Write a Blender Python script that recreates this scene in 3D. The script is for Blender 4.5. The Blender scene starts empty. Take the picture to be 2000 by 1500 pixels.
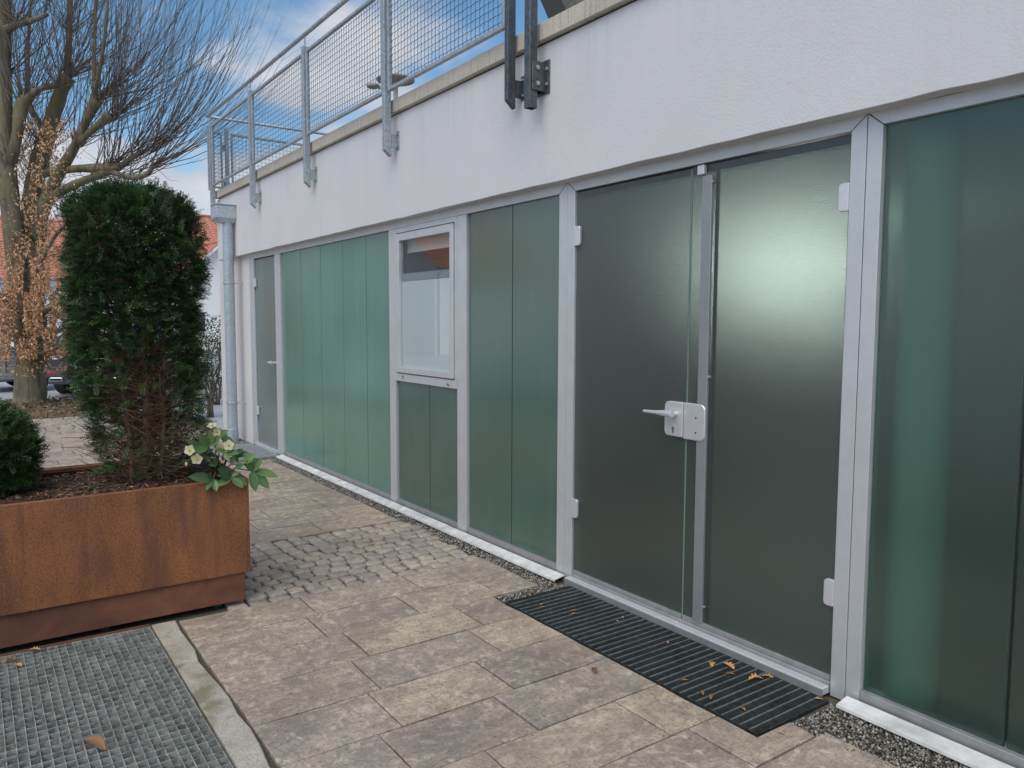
import bpy, math, random
import numpy as np
from mathutils import Vector, Matrix
random.seed(7); RNG = np.random.default_rng(11)
R = math.radians
sc = bpy.context.scene
COL = sc.collection

# ------------------------------------------------------------------ camera
CAM = np.array([0.0, -2.985, 1.6]); FPX = 1501.3
_yaw, _pit, _rol = R(35.275), R(4.643), R(0.225)
_f = np.array([-math.cos(_yaw)*math.cos(_pit), math.sin(_yaw)*math.cos(_pit), -math.sin(_pit)])
_r = np.cross(_f, [0, 0, 1]); _r /= np.linalg.norm(_r); _u = np.cross(_r, _f)
_R = _r*math.cos(_rol) + _u*math.sin(_rol); _U = -_r*math.sin(_rol) + _u*math.cos(_rol)
cam_d = bpy.data.cameras.new('camera'); cam = bpy.data.objects.new('camera', cam_d); COL.objects.link(cam)
cam_d.sensor_width = 36; cam_d.lens = FPX/2000*36; cam_d.clip_start = 0.05; cam_d.clip_end = 3000
m = Matrix(((_R[0], _U[0], -_f[0], CAM[0]), (_R[1], _U[1], -_f[1], CAM[1]), (_R[2], _U[2], -_f[2], CAM[2]), (0, 0, 0, 1)))
cam.matrix_world = m; sc.camera = cam
def at(px, py, d):                       # a point of the place, d metres ahead of the camera
    return CAM + (_f + _R*(px-1000)/FPX + _U*(750-py)/FPX)*d

# ------------------------------------------------------------------ light
CSEED = 1.1
SUN = Vector((0.34, -0.46, 0.82)).normalized()
W = bpy.data.worlds.new('World'); sc.world = W; W.use_nodes = True
nt = W.node_tree; nt.nodes.clear()
def N(nt, t, ins=None, **props):
    n = nt.nodes.new(t)
    for k, v in props.items(): setattr(n, k, v)
    for k, v in (ins or {}).items():
        s = n.inputs[k]
        if isinstance(v, bpy.types.NodeSocket): nt.links.new(v, s)
        else: s.default_value = v
    return n
def ramp(nt, fac, stops, interp='LINEAR'):
    n = N(nt, 'ShaderNodeValToRGB', {'Fac': fac}); cr = n.color_ramp; cr.interpolation = interp
    while len(cr.elements) < len(stops): cr.elements.new(0.5)
    for e, (p, c) in zip(cr.elements, stops):
        e.position = p; e.color = (c, c, c, 1) if isinstance(c, (int, float)) else tuple(c) + (1,)
    return n.outputs['Color']
def mixc(nt, fac, a, b, blend='MIX'):
    n = N(nt, 'ShaderNodeMix', data_type='RGBA', blend_type=blend)
    for i, v in ((0, fac), (6, a), (7, b)):
        s = n.inputs[i]
        if isinstance(v, bpy.types.NodeSocket): nt.links.new(v, s)
        else: s.default_value = v if i == 0 else (tuple(v) + (1,))
    return n.outputs[2]
def mth(nt, op, a, b=0.0, c=None):
    n = N(nt, 'ShaderNodeMath', operation=op)
    for i, v in enumerate((a, b) if c is None else (a, b, c)):
        s = n.inputs[i]
        if isinstance(v, bpy.types.NodeSocket): nt.links.new(v, s)
        else: s.default_value = v
    return n.outputs[0]
sky = N(nt, 'ShaderNodeTexSky', sky_type='NISHITA', sun_disc=False, sun_elevation=math.asin(SUN.z),
        sun_rotation=math.atan2(SUN.x, SUN.y), air_density=1.0, dust_density=0.6, ozone_density=2.2, altitude=500)
tc = N(nt, 'ShaderNodeTexCoord').outputs['Generated']
sp = N(nt, 'ShaderNodeSeparateXYZ', {0: tc})
den = mth(nt, 'ADD', mth(nt, 'MAXIMUM', sp.outputs[2], 0.0), 0.22)
cx = mth(nt, 'DIVIDE', sp.outputs[0], den); cy = mth(nt, 'DIVIDE', sp.outputs[1], den)
cp = N(nt, 'ShaderNodeCombineXYZ', {0: cx, 1: cy, 2: CSEED}).outputs[0]
cn = N(nt, 'ShaderNodeTexNoise', {'Vector': cp, 'Scale': 1.15, 'Detail': 7.0, 'Roughness': 0.52, 'Distortion': 0.15}).outputs['Fac']
hor = ramp(nt, sp.outputs[2], [(0.0, 0.38), (0.14, 0.22), (0.24, 0.02), (1.0, 0.0)])
cov = ramp(nt, mth(nt, 'ADD', cn, hor), [(0.55, 0.0), (0.66, 0.85)], 'EASE')
shade = N(nt, 'ShaderNodeTexNoise', {'Vector': cp, 'Scale': 2.3, 'Detail': 5.0}).outputs['Fac']
ccol = ramp(nt, shade, [(0.32, (3.3, 3.45, 3.85)), (0.68, (5.1, 5.1, 5.3))])
blue = N(nt, 'ShaderNodeHueSaturation', {'Saturation': 1.14, 'Value': 1.0, 'Hue': 0.49, 'Color': sky.outputs[0]}).outputs[0]
skc = mixc(nt, cov, blue, ccol)
bg = N(nt, 'ShaderNodeBackground', {'Color': skc, 'Strength': 0.085})
nt.links.new(bg.outputs[0], N(nt, 'ShaderNodeOutputWorld').inputs[0])
sl = bpy.data.lights.new('sun', 'SUN'); sl.energy = 1.5; sl.angle = R(65); sl.color = (1.0, 0.93, 0.83)
so = bpy.data.objects.new('sun', sl); COL.objects.link(so)
so.rotation_euler = SUN.to_track_quat('Z', 'Y').to_euler(); so.location = (0, -6, 12)
vs = sc.view_settings; vs.view_transform = 'Standard'; vs.look = 'None'; vs.gamma = 1; vs.exposure = 0.80
sc.cycles.use_denoising = True; sc.cycles.max_bounces = 8; sc.cycles.transmission_bounces = 8
sc.cycles.transparent_max_bounces = 12; sc.cycles.sample_clamp_indirect = 6.0

# ------------------------------------------------------------------ mesh helpers
class MB:
    def __init__(s): s.v = []; s.f = []; s.n = 0; s.t = []
    def add(s, vs, fs, tint=0.5):
        vs = np.asarray(vs, float).reshape(-1, 3); b = s.n
        s.v.append(vs); s.f += [tuple(int(i)+b for i in f) for f in fs]; s.n += len(vs)
        s.t.append(np.full(len(vs), tint))
        return s
    def box(s, x0, x1, y0, y1, z0, z1):
        v = [(x0,y0,z0),(x1,y0,z0),(x1,y1,z0),(x0,y1,z0),(x0,y0,z1),(x1,y0,z1),(x1,y1,z1),(x0,y1,z1)]
        return s.add(v, [(0,3,2,1),(4,5,6,7),(0,1,5,4),(1,2,6,5),(2,3,7,6),(3,0,4,7)])
    def prism(s, poly, d0, d1, axis='y'):      # poly in the two other axes
        n = len(poly)
        def P(a, b, d): return {'y': (a, d, b), 'x': (d, a, b), 'z': (a, b, d)}[axis]
        v = [P(a, b, d0) for a, b in poly] + [P(a, b, d1) for a, b in poly]
        f = [tuple(range(n))[::-1], tuple(range(n, 2*n))] + [(i, (i+1) % n, n+(i+1) % n, n+i) for i in range(n)]
        return s.add(v, f)
    def tube(s, pts, rad, n=6, cap=True, tint=0.5):
        pts = np.asarray(pts, float); k = len(pts)
        rad = np.full(k, rad) if np.isscalar(rad) else np.asarray(rad, float)
        tg = np.gradient(pts, axis=0); tg /= np.linalg.norm(tg, axis=1)[:, None] + 1e-9
        ref = np.array([0, 0, 1.0]) if abs(tg[:, 2]).mean() < 0.8 else np.array([1.0, 0, 0])
        a = np.cross(tg, ref); a /= np.linalg.norm(a, axis=1)[:, None] + 1e-9; b = np.cross(tg, a)
        th = np.arange(n)*2*math.pi/n
        v = (pts[:, None] + rad[:, None, None]*(a[:, None]*np.cos(th)[None, :, None] + b[:, None]*np.sin(th)[None, :, None])).reshape(-1, 3)
        f = [(i*n+j, i*n+(j+1) % n, (i+1)*n+(j+1) % n, (i+1)*n+j) for i in range(k-1) for j in range(n)]
        if cap: f += [tuple(range(n))[::-1], tuple(range((k-1)*n, k*n))]
        return s.add(v, f, tint)
    def lathe(s, prof, c, n=16):               # prof: (radius, z) list
        k = len(prof); th = np.arange(n)*2*math.pi/n
        v = [(c[0]+r*math.cos(t), c[1]+r*math.sin(t), c[2]+z) for r, z in prof for t in th]
        f = [(i*n+j, i*n+(j+1) % n, (i+1)*n+(j+1) % n, (i+1)*n+j) for i in range(k-1) for j in range(n)]
        f += [tuple(range(n))[::-1], tuple(range((k-1)*n, k*n))]
        return s.add(v, f)
    def mesh(s, name):
        me = bpy.data.meshes.new(name); v = np.concatenate(s.v)
        me.from_pydata(v.tolist(), [], s.f)
        a = me.attributes.new('tint', 'FLOAT', 'POINT'); a.data.foreach_set('value', np.concatenate(s.t).astype(np.float32))
        return me
    def build(s, name, mt, parent=None, smooth=False, bevel=0.0, seg=1):
        return link(name, s.mesh(name), mt, parent, smooth, bevel, seg)
def fastmesh(name, V, F, tint):                # V (n,3), F (m,k) arrays
    me = bpy.data.meshes.new(name); V = np.asarray(V, np.float32); F = np.asarray(F, np.int32); k = F.shape[1]
    me.vertices.add(len(V)); me.vertices.foreach_set('co', V.ravel())
    me.loops.add(F.size); me.loops.foreach_set('vertex_index', F.ravel())
    me.polygons.add(len(F)); me.polygons.foreach_set('loop_start', np.arange(0, F.size, k, dtype=np.int32))
    me.polygons.foreach_set('loop_total', np.full(len(F), k, np.int32))
    a = me.attributes.new('tint', 'FLOAT', 'POINT'); a.data.foreach_set('value', np.asarray(tint, np.float32))
    me.update(calc_edges=True); me.validate(); return me
def link(name, me, mt, parent=None, smooth=False, bevel=0.0, seg=1):
    o = bpy.data.objects.new(name, me); COL.objects.link(o)
    if mt and not me.materials: me.materials.append(mt)
    if smooth: me.polygons.foreach_set('use_smooth', [True]*len(me.polygons))
    if bevel:
        b = o.modifiers.new('bevel', 'BEVEL'); b.width = bevel; b.segments = seg; b.limit_method = 'ANGLE'; b.angle_limit = R(40)
    if parent: o.parent = parent
    return o
def empty(name, loc=(0, 0, 0)):
    o = bpy.data.objects.new(name, None); COL.objects.link(o); o.location = loc; o.empty_display_size = 0.1
    return o
def under(root, objs=None):                    # children were modelled in world space: keep them there
    for o in (objs if objs is not None else root.children):
        o.matrix_parent_inverse = Matrix.Translation(-Vector(root.location))
def tag(o, label, cat, group=None, kind=None):
    o['label'] = label; o['category'] = cat
    if group: o['group'] = group
    if kind: o['kind'] = kind
    return o
def struct(o, label=None, kind='structure'):
    o['kind'] = kind
    if label: o['label'] = label
    return o
def unit(v): v = np.asarray(v, float); return v/(np.linalg.norm(v)+1e-9)

# ------------------------------------------------------------------ materials
def newmat(name):
    mt = bpy.data.materials.new(name); mt.use_nodes = True; nt = mt.node_tree; nt.nodes.clear()
    b = N(nt, 'ShaderNodeBsdfPrincipled'); o = N(nt, 'ShaderNodeOutputMaterial'); nt.links.new(b.outputs[0], o.inputs[0])
    return mt, nt, b
def setp(nt, b, **kw):
    names = dict(col='Base Color', rough='Roughness', metal='Metallic', spec='Specular IOR Level', ior='IOR', trans='Transmission Weight', coat='Coat Weight', nrm='Normal', alpha='Alpha', croug='Coat Roughness', emc='Emission Color', ems='Emission Strength', sub='Subsurface Weight')
    for k, v in kw.items():
        s = b.inputs[names[k]]
        if isinstance(v, bpy.types.NodeSocket): nt.links.new(v, s)
        else: s.default_value = tuple(v)+(1,) if (isinstance(v, (tuple, list)) and len(v) == 3 and s.type == 'RGBA') else v
def pos(nt): return N(nt, 'ShaderNodeNewGeometry').outputs['Position']
def noise(nt, vec, scale, detail=4.0, rough=0.5, dist=0.0, out='Fac'):
    ins = {'Scale': scale, 'Detail': detail, 'Roughness': rough, 'Distortion': dist}
    if vec is not None: ins['Vector'] = vec
    return N(nt, 'ShaderNodeTexNoise', ins).outputs[out]
def mapv(nt, vec, scale=(1, 1, 1), loc=(0, 0, 0), rot=(0, 0, 0)):
    return N(nt, 'ShaderNodeMapping', {'Vector': vec, 'Scale': scale, 'Location': loc, 'Rotation': rot}).outputs[0]
def bump(nt, h, strength, dist=0.01):
    return N(nt, 'ShaderNodeBump', {'Height': h, 'Strength': strength, 'Distance': dist}).outputs[0]
def simple(name, col, rough=0.6, metal=0.0, var=0.0, vs=20.0, bstr=0.0, bs=200.0, **kw):
    mt, nt, b = newmat(name); p = pos(nt); c = col
    if var:
        n = noise(nt, p, vs, 5, 0.6)
        c = mixc(nt, ramp(nt, n, [(0.3, 0.0), (0.7, 1.0)]), tuple(x*(1-var) for x in col), tuple(min(1, x*(1+var)) for x in col))
    setp(nt, b, col=c, rough=rough, metal=metal, **kw)
    if bstr: setp(nt, b, nrm=bump(nt, noise(nt, p, bs, 4, 0.6), bstr, 0.004))
    return mt
def tinted(name, dark, light, rough=0.55, trans=0.0, spec=0.4):
    mt, nt, b = newmat(name)
    t = N(nt, 'ShaderNodeAttribute', attribute_name='tint').outputs['Fac']
    setp(nt, b, col=mixc(nt, t, dark, light), rough=rough, spec=spec)
    if trans:
        tr = N(nt, 'ShaderNodeBsdfTranslucent', {'Color': mixc(nt, t, dark, light)})
        mx = N(nt, 'ShaderNodeMixShader', {0: trans, 1: b.outputs[0], 2: tr.outputs[0]})
        out = [n for n in nt.nodes if n.type == 'OUTPUT_MATERIAL'][0]; nt.links.new(mx.outputs[0], out.inputs[0])
    return mt

def plaster_mat(name, col, bs, bd, stain=True):
    mt, nt, b = newmat(name); p = pos(nt)
    big = noise(nt, p, 1.3, 5, 0.6); streak = noise(nt, mapv(nt, p, (5, 5, 0.35)), 1.0, 5, 0.6)
    c = mixc(nt, ramp(nt, big, [(0.3, 0.0), (0.7, 1.0)]), col, tuple(x*0.93 for x in col))
    c = mixc(nt, ramp(nt, streak, [(0.55, 0.0), (0.8, 0.35)]), c, tuple(x*0.72 for x in col))
    speck = N(nt, 'ShaderNodeTexVoronoi', {'Vector': p, 'Scale': 7.0}).outputs['Distance']
    c = mixc(nt, ramp(nt, speck, [(0.0, 0.55), (0.045, 0.0)]), c, (0.2, 0.19, 0.19))
    zc = N(nt, 'ShaderNodeSeparateXYZ', {0: p}).outputs[2]; run = noise(nt, mapv(nt, p, (14, 14, 0.5)), 1.0, 5, 0.65)
    c = mixc(nt, mth(nt, 'MULTIPLY', ramp(nt, run, [(0.50, 0.0), (0.68, 0.20)]), ramp(nt, mth(nt, 'SUBTRACT', zc, 2.4), [(0.25, 0.0), (0.85, 1.0)])), c, tuple(x*0.62 for x in col))
    setp(nt, b, col=c, rough=0.92, spec=0.2)
    sx = N(nt, 'ShaderNodeSeparateXYZ', {0: p}).outputs[0]
    fine = noise(nt, p, bs, 5, 0.62); blot = noise(nt, p, bs*0.25, 3, 0.5)
    patch = ramp(nt, mth(nt, 'ADD', noise(nt, p, 0.9, 3), mth(nt, 'MULTIPLY', sx, 0.03)), [(0.22, 0.30), (0.55, 1.0)])
    h = mth(nt, 'ADD', fine, mth(nt, 'MULTIPLY', blot, 0.8))
    h = mth(nt, 'MULTIPLY', h, patch)
    setp(nt, b, nrm=bump(nt, h, 0.9, bd)); return mt
M = {}
M['plaster'] = plaster_mat('white_plaster', (0.685, 0.665, 0.66), 85, 0.0019)
M['rough_plaster'] = plaster_mat('roughcast_plaster', (0.70, 0.67, 0.64), 62, 0.016)
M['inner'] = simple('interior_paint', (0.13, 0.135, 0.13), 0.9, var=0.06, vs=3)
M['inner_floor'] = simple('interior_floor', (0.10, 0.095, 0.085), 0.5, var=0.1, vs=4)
M['column_paint'] = simple('column_paint', (0.82, 0.82, 0.80), 0.8)
M['alu'] = simple('aluminium_frame', (0.61, 0.62, 0.62), 0.40, 0.4, var=0.05, vs=9, bstr=0.04, bs=300)
M['alu_bright'] = simple('brushed_aluminium', (0.72, 0.72, 0.72), 0.36, 0.5, var=0.04, vs=30)
M['alu_dull'] = simple('dull_aluminium', (0.36, 0.36, 0.35), 0.5, 0.5, var=0.15, vs=14)
M['bar'] = simple('grey_steel_bar', (0.34, 0.36, 0.36), 0.45, 0.5, var=0.05, vs=9)
M['white_metal'] = simple('white_coated_metal', (0.66, 0.65, 0.62), 0.45, 0.0, var=0.26, vs=11)
M['dark_gap'] = simple('dark_seal_and_shade', (0.02, 0.02, 0.022), 0.7)
M['brass'] = simple('key_brass', (0.30, 0.24, 0.13), 0.4, 0.8)
M['film'] = simple('white_privacy_film', (0.74, 0.78, 0.79), 0.6, var=0.04, vs=1.4)
M['blind_grey'] = simple('grey_blind_rail', (0.30, 0.34, 0.38), 0.5)
M['blind'] = simple('pale_blind', (0.66, 0.66, 0.64), 0.8)

def galv(name, col, rough, metal=0.55, var=0.22):
    mt, nt, b = newmat(name); p = pos(nt)
    v = N(nt, 'ShaderNodeTexVoronoi', {'Vector': p, 'Scale': 55.0}).outputs['Color']
    g = N(nt, 'ShaderNodeRGBToBW', {0: v}).outputs[0]; big = noise(nt, p, 6, 5, 0.6)
    f = mth(nt, 'ADD', mth(nt, 'MULTIPLY', g, 0.5), mth(nt, 'MULTIPLY', big, 0.6))
    c = mixc(nt, ramp(nt, f, [(0.3, 0.0), (0.8, 1.0)]), tuple(x*(1-var) for x in col), tuple(min(1, x*(1+var)) for x in col))
    setp(nt, b, col=c, rough=rough, metal=metal); return mt
M['galv'] = galv('galvanised_steel', (0.40, 0.43, 0.45), 0.5)
M['galv_light'] = galv('pale_galvanised_steel', (0.31, 0.315, 0.285), 0.6, 0.2, 0.45)
M['zinc'] = galv('zinc_sheet', (0.46, 0.52, 0.56), 0.48, 0.35, 0.16)
M['zinc_pipe'] = galv('zinc_pipe', (0.40, 0.46, 0.50), 0.45, 0.4, 0.13)
M['dark_steel'] = galv('dark_and_shaded_steel', (0.11, 0.12, 0.13), 0.5, 0.6, 0.3)  # on railing post and column the dark side is put into the colour
M['wire'] = simple('mesh_wire', (0.16, 0.18, 0.20), 0.5, 0.6)
M['grate_cross'] = galv('grating_cross_rods', (0.22, 0.24, 0.24), 0.5, 0.5, 0.3)
M['dark_grate'] = galv('dark_grating_steel', (0.065, 0.072, 0.070), 0.5, 0.5, 0.4)

def panel_mat(name, col, rough=0.17):          # etched green glass over an opaque backing board
    mt, nt, b = newmat(name); p = pos(nt)
    drip = noise(nt, mapv(nt, p, (10, 10, 0.7)), 1.0, 4, 0.55); fog = noise(nt, p, 1.1, 3, 0.5)
    c = mixc(nt, ramp(nt, fog, [(0.3, 0.0), (0.7, 1.0)]), tuple(x*0.90 for x in col), tuple(x*1.08 for x in col))
    c = mixc(nt, ramp(nt, drip, [(0.5, 0.0), (0.75, 0.16)]), c, tuple(min(1, x*1.5+0.02) for x in col))
    sp_ = N(nt, 'ShaderNodeTexVoronoi', {'Vector': p, 'Scale': 14.0}).outputs['Distance']
    c = mixc(nt, ramp(nt, sp_, [(0.0, 0.7), (0.035, 0.0)]), c, (0.5, 0.52, 0.5))
    z = N(nt, 'ShaderNodeSeparateXYZ', {0: p}).outputs[2]
    dirt = ramp(nt, mth(nt, 'ADD', z, mth(nt, 'MULTIPLY', noise(nt, p, 9, 4), 0.12)), [(0.08, 0.16), (0.26, 0.0)])
    c = mixc(nt, dirt, c, (0.30, 0.33, 0.29))
    setp(nt, b, col=c, rough=rough, ior=1.75, spec=0.7, nrm=bump(nt, noise(nt, p, 420, 2, 0.5), 0.05, 0.002)); return mt
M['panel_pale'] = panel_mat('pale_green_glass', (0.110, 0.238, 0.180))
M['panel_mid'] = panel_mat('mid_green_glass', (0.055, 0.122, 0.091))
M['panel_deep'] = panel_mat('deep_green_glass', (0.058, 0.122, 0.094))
M['panel_end'] = panel_mat('grey_etched_glass', (0.15, 0.20, 0.178), 0.22)
def frosted(name, tint, rough, bstr=0.22, bs=260):
    mt, nt, b = newmat(name); p = pos(nt)
    h = noise(nt, mapv(nt, p, (1, 1, 0.75)), bs, 2, 0.5)
    sp_ = N(nt, 'ShaderNodeTexVoronoi', {'Vector': p, 'Scale': 11.0}).outputs['Distance']
    c = mixc(nt, ramp(nt, sp_, [(0.0, 0.8), (0.03, 0.0)]), tint, (0.75, 0.78, 0.75))
    setp(nt, b, col=c, rough=rough, trans=0.95, ior=1.6, nrm=bump(nt, h, bstr, 0.003)); return mt
M['frost_door'] = frosted('frosted_door_glass', (0.45, 0.55, 0.49), 0.26, 0.5, 230)
M['frost_green'] = frosted('frosted_green_glass', (0.33, 0.53, 0.45), 0.18, 0.04)
mt = bpy.data.materials.new('clear_window_glass'); mt.use_nodes = True; nt = mt.node_tree; nt.nodes.clear()     # thin clear pane
mx = N(nt, 'ShaderNodeMixShader', {0: mth(nt, 'ADD', mth(nt, 'MULTIPLY', mth(nt, 'POWER', N(nt, 'ShaderNodeLayerWeight', {'Blend': .5}).outputs['Facing'], 4.0), 0.9), .06), 1: N(nt, 'ShaderNodeBsdfTransparent', {0: (.93, .95, .94, 1)}).outputs[0], 2: N(nt, 'ShaderNodeBsdfGlossy', {'Roughness': .01}).outputs[0]})
nt.links.new(mx.outputs[0], N(nt, 'ShaderNodeOutputMaterial').inputs[0]); M['glass'] = mt
mt, nt, b = newmat('green_glass_edge'); setp(nt, b, col=(0.20, 0.30, 0.255), rough=0.3, spec=0.6); M['glass_edge'] = mt
M['glass_edge_dark'] = simple('dark_green_glass_edge', (0.02, 0.05, 0.04), 0.25, spec=0.7)
mt, nt, b = newmat('globe_glow'); setp(nt, b, col=(1, 1, 1), emc=(0.97, 1.0, 0.98), ems=6.5); M['lamp'] = mt

# corten steel
mt, nt, b = newmat('rusty_corten_steel'); p = pos(nt)
big = noise(nt, mapv(nt, p, (1, 1.3, .9)), 2.6, 7, 0.66, 0.5); fine = noise(nt, p, 110, 6, 0.75); drip = noise(nt, mapv(nt, p, (6, 6, 0.9)), 1.0, 6, 0.66, 0.4)
c = mixc(nt, ramp(nt, big, [(0.32, 0.0), (0.66, 1.0)]), (0.12, 0.046, 0.027), (0.285, 0.105, 0.040))
c = mixc(nt, ramp(nt, fine, [(0.44, 0.0), (0.66, 0.70)]), c, (0.46, 0.20, 0.075))
c = mixc(nt, ramp(nt, drip, [(0.46, 0.0), (0.62, 0.75)]), c, (0.125, 0.055, 0.042))
c = mixc(nt, ramp(nt, noise(nt, p, 60, 3, 0.7), [(0.54, 0.0), (0.70, 0.6)]), c, (0.085, 0.036, 0.026))
setp(nt, b, col=c, rough=ramp(nt, drip, [(0.4, 0.78), (0.7, 0.5)]), metal=0.0, spec=0.35, nrm=bump(nt, fine, 0.35, 0.002)); M['corten'] = mt
mt, nt, b = newmat('dark_corten_plinth'); p = pos(nt)
big = noise(nt, p, 3.0, 4, 0.6, 0.6); fine = noise(nt, p, 170, 4, 0.65)
c = mixc(nt, ramp(nt, big, [(0.35, 0.0), (0.65, 1.0)]), (0.12, 0.052, 0.036), (0.25, 0.098, 0.05))
c = mixc(nt, ramp(nt, fine, [(0.45, 0.0), (0.7, 0.5)]), c, (0.24, 0.10, 0.045))
setp(nt, b, col=c, rough=0.6, spec=0.35, nrm=bump(nt, fine, 0.3, 0.002)); M['corten_dark'] = mt

# stone
def stone_mat(name, warm, dark, veins=True, amount=1.0):
    mt, nt, b = newmat(name); p = pos(nt)
    rnd = N(nt, 'ShaderNodeObjectInfo').outputs['Random']
    off = N(nt, 'ShaderNodeCombineXYZ', {0: mth(nt, 'MULTIPLY', rnd, 37.0), 1: mth(nt, 'MULTIPLY', rnd, 91.0), 2: mth(nt, 'MULTIPLY', rnd, 13.0)}).outputs[0]
    q = N(nt, 'ShaderNodeVectorMath', {0: p, 1: off}, operation='ADD').outputs[0]
    big = noise(nt, mapv(nt, q, (3.0, 1.5, 1), rot=(0, 0, 0.3)), 1.9, 7, 0.68, 0.5)
    fine = noise(nt, q, 70, 6, 0.78); mid = noise(nt, q, 17, 6, 0.72, 0.4)
    c = mixc(nt, ramp(nt, big, [(0.30, 0.0), (0.52, 0.45), (0.72, 1.0)]), dark, warm)
    tone = ramp(nt, rnd, [(0.0, (0.84, 0.82, 0.82)), (0.2, (1.04, 1.0, 0.95)), (0.4, (0.95, 0.94, 0.93)), (0.6, (1.10, 1.05, 0.97)), (0.8, (0.98, 0.93, 0.90)), (1.0, (1.0, 1.0, 1.0))], 'CONSTANT')
    c = mixc(nt, 1.0, c, tone, 'MULTIPLY')
    vein = noise(nt, mapv(nt, q, (2.2, 1.1, 1), rot=(0, 0, 0.5)), 2.6, 7, 0.72, 0.9)
    band = ramp(nt, vein, [(0.46, 0.0), (0.49, 0.42*amount), (0.51, 0.42*amount), (0.54, 0.0)])
    c = mixc(nt, band, c, tuple(x*0.58 for x in dark))
    c = mixc(nt, ramp(nt, fine, [(0.49, 0.0), (0.62, 0.75*amount)]), c, tuple(x*0.52 for x in dark))
    c = mixc(nt, ramp(nt, mid, [(0.52, 0.0), (0.68, 0.65*amount)]), c, tuple(min(1, x*1.28) for x in warm))
    pit = N(nt, 'ShaderNodeTexVoronoi', {'Vector': q, 'Scale': 30.0, 'Randomness': 1.0}).outputs['Distance']
    pm = mth(nt, 'MULTIPLY', ramp(nt, pit, [(0.06, 1.0), (0.16, 0.0)]), ramp(nt, noise(nt, q, 5, 3), [(0.42, 0.0), (0.56, 1.0)]))
    c = mixc(nt, mth(nt, 'MULTIPLY', pm, 0.85), c, (0.045, 0.038, 0.032))
    grime = noise(nt, p, 1.7, 7, 0.70)
    c = mixc(nt, ramp(nt, grime, [(0.48, 0.0), (0.70, 0.52)]), c, (0.15, 0.125, 0.10))
    h = mth(nt, 'SUBTRACT', mth(nt, 'ADD', mth(nt, 'MULTIPLY', mid, 0.7), mth(nt, 'MULTIPLY', fine, 0.35)), mth(nt, 'MULTIPLY', pm, 0.8))
    setp(nt, b, col=c, rough=ramp(nt, grime, [(0.4, 0.74), (0.7, 0.55)]), spec=0.35, nrm=bump(nt, h, 0.55, 0.004)); return mt
M['slab'] = stone_mat('travertine_slab', (0.57, 0.465, 0.36), (0.30, 0.26, 0.215))
M['cobble'] = stone_mat('granite_cobble', (0.52, 0.455, 0.375), (0.34, 0.305, 0.265), amount=0.8)
M['step'] = simple('blue_grey_step_stone', (0.20, 0.215, 0.23), 0.7, var=0.15, vs=20, bstr=0.2)
M['cap'] = None
mt, nt, b = newmat('weathered_concrete_cap'); p = pos(nt)
st = noise(nt, mapv(nt, p, (42, 8, 3.0)), 1.0, 5, 0.65); g = noise(nt, p, 2.6, 5, 0.6); f_ = noise(nt, p, 120, 4, 0.7)
c = mixc(nt, ramp(nt, g, [(0.35, 0.0), (0.65, 1.0)]), (0.60, 0.53, 0.44), (0.50, 0.45, 0.38))
c = mixc(nt, ramp(nt, st, [(0.50, 0.0), (0.70, 0.6)]), c, (0.24, 0.21, 0.175))
c = mixc(nt, ramp(nt, f_, [(0.5, 0.0), (0.7, 0.5)]), c, (0.12, 0.11, 0.10))
setp(nt, b, col=c, rough=0.9, nrm=bump(nt, f_, 0.4, 0.004)); M['cap'] = mt
mt, nt, b = newmat('mossy_concrete'); p = pos(nt)
g = noise(nt, p, 3.4, 5, 0.62); f_ = noise(nt, p, 130, 5, 0.72); mo = noise(nt, p, 5.2, 5, 0.6, 0.5)
c = mixc(nt, ramp(nt, g, [(0.35, 0.0), (0.65, 1.0)]), (0.40, 0.36, 0.28), (0.56, 0.52, 0.44))
c = mixc(nt, ramp(nt, mo, [(0.48, 0.0), (0.64, 0.8)]), c, (0.19, 0.165, 0.08))
c = mixc(nt, ramp(nt, f_, [(0.46, 0.0), (0.68, 0.7)]), c, (0.15, 0.135, 0.10))
setp(nt, b, col=c, rough=0.92, nrm=bump(nt, f_, 0.7, 0.005)); M['border'] = mt
mt, nt, b = newmat('joint_grit'); p = pos(nt)
g = noise(nt, p, 8, 5, 0.65); f_ = noise(nt, p, 260, 3, 0.7)
c = mixc(nt, ramp(nt, g, [(0.42, 0.0), (0.66, 1.0)]), (0.085, 0.070, 0.053), (0.075, 0.080, 0.035))
c = mixc(nt, ramp(nt, f_, [(0.5, 0.0), (0.75, 0.7)]), c, (0.19, 0.165, 0.13))
setp(nt, b, col=c, rough=0.95, nrm=bump(nt, f_, 0.8, 0.006)); M['grit'] = mt
mt, nt, b = newmat('pale_asphalt'); p = pos(nt)
g = noise(nt, p, 0.5, 5, 0.6); f_ = noise(nt, p, 120, 3, 0.7)
c = mixc(nt, ramp(nt, g, [(0.35, 0.0), (0.65, 1.0)]), (0.40, 0.40, 0.40), (0.54, 0.54, 0.54))
c = mixc(nt, ramp(nt, f_, [(0.45, 0.0), (0.7, 0.5)]), c, (0.18, 0.18, 0.18))
setp(nt, b, col=c, rough=0.5, spec=0.5, nrm=bump(nt, f_, 0.3, 0.004)); M['asphalt'] = mt
M['pit'] = simple('shaft_concrete', (0.22, 0.22, 0.20), 0.9, var=0.4, vs=7)
M['soil'] = None
mt, nt, b = newmat('dark_soil'); p = pos(nt)
g = noise(nt, p, 55, 5, 0.7); h_ = noise(nt, p, 9, 4, 0.6)
c = mixc(nt, ramp(nt, g, [(0.35, 0.0), (0.7, 1.0)]), (0.022, 0.017, 0.013), (0.12, 0.078, 0.048))
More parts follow.
